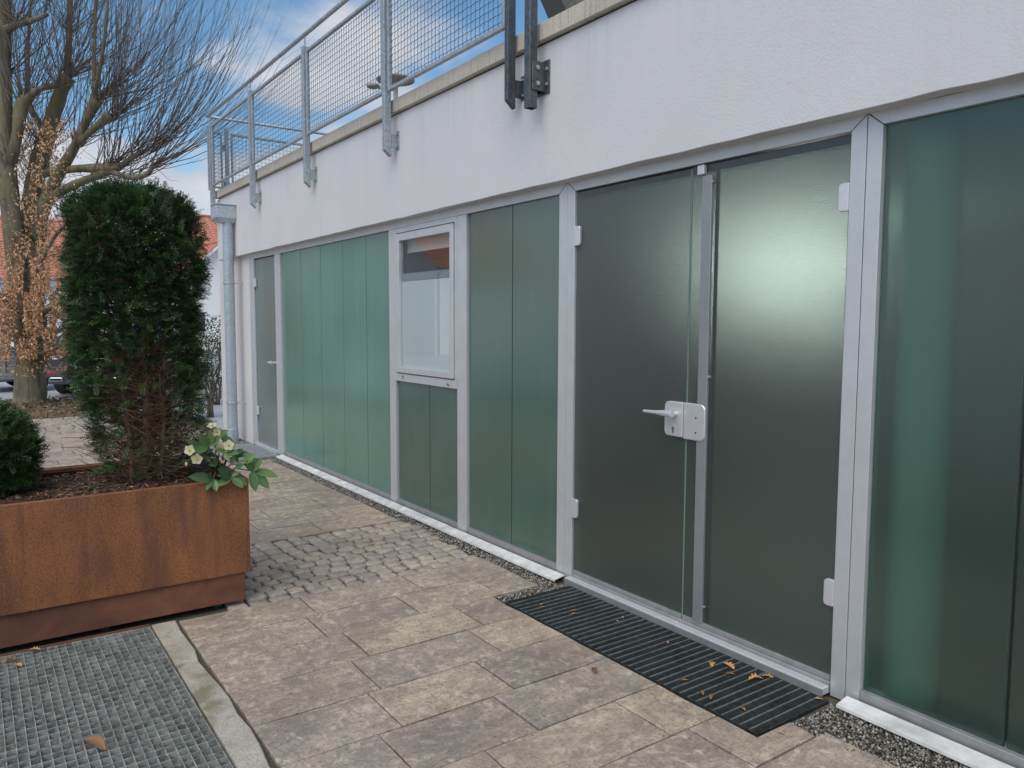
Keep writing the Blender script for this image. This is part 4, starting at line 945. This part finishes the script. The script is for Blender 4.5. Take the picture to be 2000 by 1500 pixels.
T2 = limb([(62,610,14.1,.20),(66,520,14.1,.18),(60,430,14.2,.17),(66,360,14.2,.16),(84,290,14.2,.15),(104,225,14.3,.13),(124,165,14.3,.125),(132,150,14.3,.14)], 'trunk', n=12)
limbs = [
 [(72,470,14.1,.13),(82,410,14.0,.12),(108,350,13.9,.10),(150,282,13.8,.085),(172,225,13.8,.085),(190,195,13.7,.10)],
 [(150,282,13.8,.07),(190,245,13.7,.06),(218,226,13.7,.09)],
 [(72,345,14.2,.09),(98,335,14.0,.075),(160,328,13.8,.07),(215,330,13.6,.11),(235,325,13.6,.05),(262,305,13.5,.042),(292,290,13.5,.03)],
 [(84,400,14,.09),(120,372,13.8,.08),(170,350,13.6,.07),(215,335,13.6,.06)],
 [(215,335,13.6,.05),(255,348,13.5,.05),(290,342,13.4,.045),(302,318,13.4,.03)],
 [(16,330,13.8,.10),(36,260,13.6,.09),(40,200,13.6,.12),(60,185,13.6,.05),(80,170,13.6,.05),(112,168,13.9,.06)],
 [(130,150,14.3,.06),(135,90,14.3,.055),(137,0,14.3,.05),(138,-120,14.3,.04)],
 [(10,60,13.7,.09),(30,48,13.5,.06),(60,42,13.4,.05),(92,28,13.3,.035)],
 [(170,225,13.8,.05),(190,160,13.7,.035),(205,80,13.6,.03),(215,-60,13.6,.02)],
 [(186,200,13.7,.05),(183,120,13.9,.035),(186,40,14,.03),(190,-80,14,.02)],
 [(85,290,14.2,.06),(80,240,14.4,.05),(54,210,14.5,.06),(52,120,14.6,.035),(60,0,14.6,.02)],
 [(60,560,13.8,.05),(85,500,13.5,.04),(110,455,13.3,.03),(150,420,13.2,.02)],
 [(58,640,13.8,.06),(95,600,13.4,.045),(140,585,13.2,.03)],[(50,640,13.8,.05),(20,590,13.4,.04),(-20,570,13.2,.03)],
 [(60,700,13.8,.05),(100,650,13.5,.035),(140,640,13.3,.02)],[(60,680,13.7,.04),(30,640,13.4,.03),(0,630,13.3,.02)],[(62,690,13.8,.04),(90,690,13.4,.025),(128,668,13.2,.018)]]
LQ = [limb(l) for l in limbs]
# long thin shoots from the pollard heads
tw = MB(); SH = []
heads = [((132,150,14.3), 46, -10, 60), ((195,192,13.7), 48, -5, 62), ((222,226,13.7), 52, 5, 68), ((218,328,13.6), 40, -5, 62), ((296,292,13.5), 20, 5, 52), ((300,325,13.4), 26, 5, 58), ((40,196,13.6), 38, -30, 45), ((30,48,13.5), 30, -40, 60), ((4,0,13.7), 30, -30, 65), ((53,208,14.5), 22, -30, 35), ((262,306,13.5), 24, 0, 55), ((150,282,13.8), 18, -10, 60), ((112,168,13.9), 18, -40, 30), ((255,346,13.5), 14, 10, 66), ((180,346,13.6), 12, 0, 60), ((84,290,14.2), 26, -35, 40), ((20,330,13.8), 26, -45, 35), ((66,360,14.2), 22, -40, 45), ((10,140,13.8), 34, -45, 50), ((136,60,14.3), 30, -35, 45)]
for (hx_, hy_, hd), cnt, a0, a1 in heads:
    h0 = tp(hx_, hy_, hd)
    for i in range(cnt):
        an = R(RNG.uniform(a0, a1)); L = RNG.uniform(1.6, 3.6)*(1.15 if hx_ > 120 else .95); dz = RNG.normal(0, .34)
        side = math.sin(an); upc = math.cos(an); t = np.linspace(0, 1, 10)
        # shoots start outward and bend up
        off = np.cumsum(np.c_[side*(1.28-.72*t), upc*(.62+.6*t)+.10*t, dz*(1-.4*t)], axis=0)*(L/10)
        off += np.cumsum(RNG.normal(0, .012, (10, 3)), axis=0); off -= off[0]
        P_ = h0 + off[:, :1]*_R + off[:, 1:2]*np.array([0, 0, 1.0]) + off[:, 2:]*_f + RNG.normal(0, .05, 3)
        r0 = RNG.uniform(.0045, .0105); tt = RNG.uniform(.0, .8)
        tw.tube(P_, r0*(1-.80*t)+.0008, 3, cap=False, tint=tt); SH.append((P_, r0))
for P_, r0 in SH:                                # side twigs
    for k in range(RNG.integers(1, 5)):
        j = RNG.integers(3, 9); d = unit(P_[min(j+1, 9)]-P_[j-1]); sd = unit(RNG.normal(0, 1, 3)); d2 = unit(d+.55*sd); L = RNG.uniform(.25, .8)
        t = np.linspace(0, 1, 4)[:, None]; q = P_[j]+d2*L*t+np.array([0, 0, .12])*L*t**2
        tw.tube(q, [.0026, .0020, .0015, .0008], 3, cap=False, tint=RNG.uniform(0, .8))
for q in LQ+[T1, T2]:                            # fine wild twigs along limbs
    for k in range(26):
        j = RNG.integers(1, len(q)-1); d = unit(RNG.normal(0, 1, 3)+[0, 0, .6]); L = RNG.uniform(.3, 1.3); t = np.linspace(0, 1, 6)[:, None]
        p_ = q[j]+d*L*t+np.array([0, 0, .25])*L*t**2+np.cumsum(RNG.normal(0, .015, (6, 3)), axis=0)
        tw.tube(p_, [.006, .005, .004, .003, .002, .001], 3, cap=False, tint=RNG.uniform(0, .7))
tw.build('twigs', M['twig'], tr)['kind'] = 'stuff'
# brown leaves still hanging, densest low round the trunk
n = 28000; uu = np.where(RNG.random(n) < .80, 1, 0)
py_l = np.where(uu, RNG.normal(618, 66, n), RNG.uniform(230, 600, n)); py_l = np.where(py_l > 700, RNG.uniform(560, 735, n), py_l)
px_l = np.where(uu, RNG.normal(66, 64, n), np.interp(py_l, [230, 600], [95, 50])+RNG.normal(0, 26, n))
dd = 14+RNG.normal(0, .55, n); 
cl = np.round(px_l/13)*13+np.round(py_l/17)*7; ok = (np.sin(cl*1.7)+np.sin(cl*.83+2) > -.75) & (px_l > -260) & (px_l < 165)
px_l, py_l, dd = px_l[ok], py_l[ok], dd[ok]; n = len(px_l)
c = CAM + (_f[None]+_R[None]*((px_l-1000)/FPX)[:, None]+_U[None]*((750-py_l)/FPX)[:, None])*dd[:, None]
d1 = RNG.normal(0, .55, (n, 3)); d1[:, 2] -= 1.0; d1 /= np.linalg.norm(d1, axis=1)[:, None]; d2 = np.cross(d1, RNG.normal(0, 1, (n, 3))); d2 /= np.linalg.norm(d2, axis=1)[:, None]; nn = np.cross(d1, d2)
L = RNG.uniform(.035, .068, (n, 1)); w = L*RNG.uniform(.18, .32, (n, 1))
V = np.stack([c, c+d1*L*.45+d2*w+nn*w*.5, c+d1*L, c+d1*L*.45-d2*w+nn*w*.4], 1).reshape(-1, 3)
link('dry_leaves', fastmesh('dry_leaves', V, np.arange(4*n).reshape(-1, 4), np.repeat(RNG.beta(1.8, 1.6, n), 4)), M['dry_leaf'], tr)['kind'] = 'stuff'
lt = MB()
for i in range(420):
    j = RNG.integers(n); a = c[j]; s0 = tp(60+RNG.normal(0, 8), min(720, py_l[j]+RNG.uniform(0, 60)), 14+RNG.normal(0, .1)); lt.tube([s0, (s0+a)/2+RNG.normal(0, .05, 3), a], [.008, .005, .002], 3, cap=False, tint=RNG.uniform(0, .4))
lt.build('leafy_twigs', M['twig'], tr)['kind'] = 'stuff'
all_under(tr); tag(tr, 'large pollarded hornbeam with bare shoots and brown leaves round its trunk', 'tree')

# brown ground cover round the trunk
n = 5200; gx = RNG.uniform(-17.6, -14.55, n); gy = RNG.uniform(-3.4, -.7, n)
hgt = .05+.09*np.clip(np.minimum((gx+17.6)/.6, np.minimum((-14.55-gx)/.5, (-.7-gy)/.5)), 0, 1)
c = np.c_[gx, gy, RNG.uniform(-.03, 1, n)*hgt-.01]; d1 = RNG.normal(0, 1, (n, 3)); d1[:, 2] = abs(d1[:, 2])*.5; d1 /= np.linalg.norm(d1, axis=1)[:, None]; d2 = np.cross(d1, RNG.normal(0, 1, (n, 3))); d2 /= np.linalg.norm(d2, axis=1)[:, None]
L = RNG.uniform(.03, .075, (n, 1)); V = np.stack([c, c+d1*L*.5+d2*L*.28, c+d1*L, c+d1*L*.5-d2*L*.28], 1).reshape(-1, 3)
gc = link('ground_cover', fastmesh('ground_cover', V, np.arange(4*n).reshape(-1, 4), np.repeat(RNG.beta(1.5, 1.6, n), 4)), M['ground_litter']); struct(gc, 'brown leaf litter and ground cover round the tree foot', 'stuff')
mb = MB(); gxs = np.linspace(-17.7, -14.5, 14); gys = np.linspace(-3.5, -.6, 14)
mb.add([(a, b_, -.03+.075*max(0, min(1, (a+17.7)/.5, (-14.5-a)/.4, (-.6-b_)/.4, (b_+3.5)/.4))+RNG.normal(0, .006)) for b_ in gys for a in gxs], [(j*14+i, j*14+i+1, (j+1)*14+i+1, (j+1)*14+i) for j in range(13) for i in range(13)])
struct(mb.build('earth_bed', simple('tree_pit_earth', (0.16, 0.11, 0.065), 0.95, var=.4, vs=30, bstr=.6, bs=70), smooth=True), 'brown earth bed round the tree foot')

# ================================================================== SHRUB BEHIND THE CORNER
def leafy(name, base, h, rx, n, label, seed, stems=6, leaf=.04):
    g = empty(name, tuple(base)); rr = np.random.default_rng(seed)
    t = rr.beta(2.2, 1.4, n); th = rr.uniform(0, 6.3, n); r_ = rx*np.sqrt(rr.random(n))*(.55+.45*np.sin(np.clip(t, .1, 1)*2.6))
    c = np.c_[base[0]+r_*np.cos(th), base[1]+r_*np.sin(th), base[2]+h*(.12+.88*t)]
    d1 = rr.normal(0, 1, (n, 3)); d1 /= np.linalg.norm(d1, axis=1)[:, None]; d2 = np.cross(d1, rr.normal(0, 1, (n, 3))); d2 /= np.linalg.norm(d2, axis=1)[:, None]
    L = rr.uniform(.5, 1.2, (n, 1))*leaf; V = np.stack([c, c+d1*L*.5+d2*L*.3, c+d1*L, c+d1*L*.5-d2*L*.3], 1).reshape(-1, 3)
    link('foliage', fastmesh('foliage', V, np.arange(4*n).reshape(-1, 4), np.repeat(rr.beta(1.2, 2.4, n), 4)), M['shrub'], g)['kind'] = 'stuff'
    for i in range(stems):
        a = rr.uniform(0, 6.3); tt = np.linspace(0, 1, 7); P_ = np.c_[base[0]+rx*.6*math.cos(a)*tt+.05*np.sin(tt*9+i), base[1]+rx*.6*math.sin(a)*tt+.05*np.sin(tt*7+i*2), base[2]-.03+h*.8*tt]
        MB().tube(P_, .02*(1-.8*tt)+.003, 5, tint=.2).build('stem', M['twig'], g, smooth=True)
    all_under(g); tag(g, label, 'shrub'); return g
leafy('corner_shrub', (-13.6, .32, -.04), 1.75, .42, 2600, 'dark leafy shrub behind the white wall corner', 5)
leafy('corner_shrub', (-15.6, .95, -.04), 1.3, .5, 2000, 'olive green shrub farther back beside the street corner', 6)

# ================================================================== CARS
def car(name, loc, ang, L, Wd, Hh, body_m, label, suv):
    g = empty(name, loc); g.rotation_euler = (0, 0, ang)
    # stations along the length: x, floor z, belt z, half width, roof z, roof half width
    if suv: S_ = [(-.50,.52,.74,.74,.74,.70),(-.485,.40,1.00,.86,1.02,.66),(-.45,.30,1.06,.93,1.22,.66),(-.37,.24,1.08,.96,1.60,.66),(-.15,.22,1.06,.97,1.66,.68),(.06,.22,1.04,.97,1.60,.66),(.22,.22,1.02,.96,1.06,.70),(.36,.24,.96,.93,.97,.70),(.46,.32,.84,.86,.85,.66),(.50,.42,.66,.72,.66,.6)]
    else: S_ = [(-.50,.45,.72,.70,.73,.66),(-.48,.34,.92,.82,.94,.64),(-.42,.26,.98,.88,1.02,.62),(-.30,.22,.98,.90,1.36,.58),(-.10,.20,.96,.91,1.44,.60),(.08,.20,.94,.91,1.38,.58),(.24,.20,.92,.90,.98,.62),(.38,.22,.84,.88,.86,.64),(.47,.30,.72,.80,.73,.62),(.50,.40,.60,.66,.60,.56)]
    v, f = [], []; n = 12
    for x, zf, zb, hw, zr, rw in S_:
        k = Wd/1.94; hw *= k; rw *= k
        ring = [(-hw*.82, zf), (-hw, zf+.14), (-hw*1.0, (zf+zb)/2), (-hw*.965, zb), (-(hw*.93 if zr < zb+.1 else (hw*.9+rw)/2), (zb+zr)/2), (-rw, zr)]
        ring += [(rw, zr), ((hw*.93 if zr < zb+.1 else (hw*.9+rw)/2), (zb+zr)/2), (hw*.965, zb), (hw*1.0, (zf+zb)/2), (hw, zf+.14), (hw*.82, zf)]
        v += [(x*L, a, b_) for a, b_ in ring]
    k = len(S_)
    f = [(i*n+j, (i+1)*n+j, (i+1)*n+(j+1) % n, i*n+(j+1) % n) for i in range(k-1) for j in range(n)]+[tuple(range(n)), tuple(range((k-1)*n, k*n))[::-1]]
    gl = [q for q in range(len(f)-2) if (q % n in (3, 4, 6, 7)) and False]
    b_ = MB().add(v, f).build('body', body_m, g, smooth=True); sub = b_.modifiers.new('round', 'SUBSURF'); sub.levels = 2; sub.render_levels = 2
    # glasshouse: slightly proud dark panes on sides and ends
    def pane_(pts, nm='window'):
        pts = np.array(pts, float); o = MB().add(np.concatenate([pts, pts+[0, 0, 0]]), [tuple(range(len(pts)))]).build(nm, M['car_glass'], g); so_ = o.modifiers.new('t', 'SOLIDIFY'); so_.thickness = .012; return o
    k = Wd/1.94; zr = Hh-.06; zb = 1.10 if suv else 1.0
    for s_ in (-1, 1):
        yb, yt = s_*.945*k, s_*(.745 if suv else .70)*k
        pane_([(-.33*L, yb, zb), (-.02*L, yb, zb), (-.04*L, yt, zr-.06), (-.27*L, yt, zr-.08)]); pane_([(0, yb, zb), (.19*L, yb*.99, zb-.02), (.09*L, yt, zr-.10), (-.02*L, yt, zr-.06)])
    if suv: pane_([(-.472*L, -.62*k, 1.12), (-.472*L, .62*k, 1.12), (-.405*L, .56*k, 1.50), (-.405*L, -.56*k, 1.50)], 'rear_window')
    else: pane_([(-.44*L, -.6*k, 1.02), (-.44*L, .6*k, 1.02), (-.33*L, .5*k, 1.33), (-.33*L, -.5*k, 1.33)], 'rear_window')
    xr = -.493*L
    if suv:
        MB().box(xr-.03, xr+.25, -.90*k, .90*k, .42, .66).build('bumper', M['plastic'], g, bevel=.04, seg=3)
        MB().box(xr-.005, xr+.2, -.80*k, .80*k, .27, .43).build('diffuser', M['plastic'], g, bevel=.03, seg=2)
        MB().box(xr-.012, xr+.05, -.70*k, .70*k, .80, .835).build('chrome_strip', M['chrome'], g, bevel=.01)
        for s_ in (-1, 1):
            MB().prism([(s_*.52*k, .90), (s_*.90*k, .88), (s_*.93*k, 1.0), (s_*.86*k, 1.03), (s_*.56*k, .98)], xr+.005, xr+.14, 'x').build('tail_light', M['tail'], g, bevel=.015, seg=2)
            MB().box(xr-.034, xr, s_*.70*k-.12, s_*.70*k+.12, .50, .545).build('reflector', M['tail'], g, bevel=.006)
            ex_ = MB().box(xr-.045, xr+.02, s_*.62*k-.14, s_*.62*k+.14, .335, .425).build('exhaust', M['chrome'], g, bevel=.03, seg=3)
            MB().box(xr-.048, xr-.0455, s_*.62*k-.115, s_*.62*k+.115, .352, .408).build('exhaust_mouth', M['dark_gap'], ex_)
        pt = MB().box(xr-.045, xr-.032, -.26, .26, .555, .665).build('number_plate', M['plate_white'], g, bevel=.004)
        MB().box(xr-.0475, xr-.0455, .215, .258, .558, .662).build('plate_band', M['plate_blue'], pt)
    else:
        for s_ in (-1, 1):
            MB().box(-.40*L, .34*L, s_*.93*k-.012, s_*.93*k+.012, .315, .345).build('sill_trim', M['chrome'], g, bevel=.008)
            MB().box(.20*L, .205*L, s_*.93*k-.004, s_*.93*k+.004, .45, .9).build('door_gap', M['dark_gap'], g)
            MB().box(xr, xr+.12, s_*.62*k-.18, s_*.62*k+.18, .74, .86).build('tail_light', M['tail'], g, bevel=.03, seg=2)
    rw = .36 if suv else .33
    for sx in (-.31, .32):
        for s_ in (-1, 1):
            w_ = MB(); pr = [(rw*.62, -.12), (rw*.92, -.125), (rw, -.09), (rw, .09), (rw*.92, .125), (rw*.62, .12)]
            th_ = np.linspace(0, 2*math.pi, 24, endpoint=False); vv = [(sx*L+r_*math.cos(t), s_*(.84*k)+y_, rw+r_*math.sin(t)) for r_, y_ in pr for t in th_]
            ff = [(i*24+j, i*24+(j+1) % 24, (i+1)*24+(j+1) % 24, (i+1)*24+j) for i in range(5) for j in range(24)]+[tuple(range(24))[::-1], tuple(range(120, 144))]
            wo = w_.add(vv, ff).build('wheel', M['tyre'], g, bevel=.01)
            MB().tube([(sx*L, s_*(.84*k)+s_*.121, rw), (sx*L, s_*(.84*k)+s_*.127, rw)], rw*.58, 16).build('rim', M['rim'], wo)
    g['label'] = label; g['category'] = 'car'; return g
rb = gpt(122, 776, -.05)                        # under the rear bumper of the dark car
ang = math.atan2(.50, -.87)                     # it points away, tail towards the planter
hd_ = np.array([math.cos(ang), math.sin(ang)])
cc = np.array([rb[0], rb[1]]) + hd_*2.38 + np.array([-hd_[1], hd_[0]])*(-.50)
car('parked_car', (cc[0], cc[1], -.05), ang, 4.75, 1.94, 1.68, M['car_black'], 'black parked estate car seen from the rear with red tail light', True)
rb = gpt(26, 768, -.05)
car('parked_car', (rb[0]-.9, rb[1]-1.15, -.05), R(98), 4.6, 1.84, 1.46, M['car_silver'], 'silver grey parked car half hidden by the tree trunk', False)

# ================================================================== HOUSES ACROSS THE STREET
def house(name, c0_, ang, Lx, Ly, he, hr, label, wins=3, gable_trim=True):
    g = empty(name, (c0_[0], c0_[1], -.05)); g.rotation_euler = (0, 0, ang); a, b_ = Lx/2, Ly/2
    v = [(-a,-b_,0),(a,-b_,0),(a,b_,0),(-a,b_,0),(-a,-b_,he),(a,-b_,he),(a,b_,he),(-a,b_,he),(-a,0,hr-.15),(a,0,hr-.15)]
    MB().add(v, [(0,1,5,4),(2,3,7,6),(1,2,6,9,5),(3,0,4,8,7)]).build('wall', M['house'], g)
    ov, ev = .45, .40; sl_ = (hr-he)/b_; rf = MB(); nr = 22; nc = int(Lx*3.2)
    for s_ in (-1, 1):                           # overlapping tile courses, each a stepped strip with pan-tile waves
        for i in range(nr):
            t0, t1 = i/nr, (i+1.06)/nr; yb = s_*(b_+ev); y0_, y1_ = yb*(1-t0), yb*(1-t1) if i < nr-1 else 0
            z0_ = he-ev*sl_+(hr-he+ev*sl_)*t0+.05; z1_ = he-ev*sl_+(hr-he+ev*sl_)*min(1, t1)
            xs_ = np.linspace(-a-ov, a+ov, nc*2+1); wv = .022*np.cos(np.arange(nc*2+1)*math.pi)
            vv = [(x, y0_, z0_+w_) for x, w_ in zip(xs_, wv)]+[(x, y1_, z1_+w_) for x, w_ in zip(xs_, wv)]+[(x, y0_, z0_-.05) for x in xs_]; m_ = len(xs_)
            rf.add(vv, [(k, k+1, m_+k+1, m_+k) for k in range(m_-1)]+[(2*m_+k, 2*m_+k+1, k+1, k) for k in range(m_-1)])
    ro = rf.build('roof', M['roof'], g)
    MB().tube([(-a-ov, 0, hr+.05), (a+ov, 0, hr+.05)], .10, 8).build('ridge', M['roof'], ro)
    for s_ in (-1, 1):
        MB().tube([(-a-ov, s_*(b_+ev+.06), he-ev*sl_-.02), (a+ov, s_*(b_+ev+.06), he-ev*sl_-.02)], .07, 8).build('gutter', M['gutter'], g)
        MB().tube([(a-.25, s_*(b_+ev+.02), he-ev*sl_-.05), (a-.25, s_*(b_+.08), he-.6), (a-.25, s_*(b_+.08), 0)], .05, 8).build('downpipe', M['gutter'], g)
        for e_ in (-1, 1):                        # barge boards
            x = e_*(a+ov-.02); p0, p1 = (s_*(b_+ev), he-ev*sl_), (0, hr)
            MB().add([(x-.04,p0[0],p0[1]-.2),(x+.04,p0[0],p0[1]-.2),(x+.04,p1[0],p1[1]-.2),(x-.04,p1[0],p1[1]-.2),(x-.04,p0[0],p0[1]),(x+.04,p0[0],p0[1]),(x+.04,p1[0],p1[1]),(x-.04,p1[0],p1[1])], [(0,3,2,1),(4,5,6,7),(0,1,5,4),(1,2,6,5),(2,3,7,6),(3,0,4,7)]).build('barge_board', M['house_trim'], g)
    def wn(x, y, z, w_, h_, ax):
        if ax == 'x':
            s_ = math.copysign(1, x); o = MB().box(x-.03, x+.03, y-w_/2, y+w_/2, z, z+h_).build('window', M['house_trim'], g)
            MB().box(x+s_*.032-.004, x+s_*.032+.004, y-w_/2+.08, y+w_/2-.08, z+.08, z+h_-.08).build('pane', M['win_dark'], o)
        else:
            s_ = math.copysign(1, y); o = MB().box(x-w_/2, x+w_/2, y-.03, y+.03, z, z+h_).build('window', M['house_trim'], g)
            MB().box(x-w_/2+.08, x+w_/2-.08, y+s_*.032-.004, y+s_*.032+.004, z+.08, z+h_-.08).build('pane', M['win_dark'], o)
    lv = [.9] + ([3.5] if he > 5 else [])
    for z in lv:
        for k in range(wins):
            x = -a+Lx*(k+.5)/wins
            for s_ in (-1, 1): wn(x, s_*(b_+.02), z, 1.1, 1.35, 'y')
        for y in (-Ly/4, Ly/4):
            for s_ in (-1, 1): wn(s_*(a+.02), y, z, 1.0, 1.3, 'x')
    MB().box(a*.3, a*.3+.6, -.3+b_*.3, .3+b_*.3, he+.5, hr+.7).build('chimney', M['house'], ro)
    tag(g, label, 'house'); return g
house('white_house', (-55.0, 13.6), R(93), 10.0, 9.0, 4.9, 8.6, 'white house with red tiled roof beyond the wall corner')
house('white_house', (-50.5, 9.4), R(3), 5.0, 5.6, 3.7, 6.3, 'small white gabled house with red roof in front of the larger one', 2)
house('white_house', (-53, -2.0), R(91), 13.0, 9.0, 4.1, 7.4, 'long white house with red roof behind the hornbeam')
house('white_house', (-40, -19), R(60), 13.0, 9.0, 4.6, 9.0, 'white house with red roof along the side street')
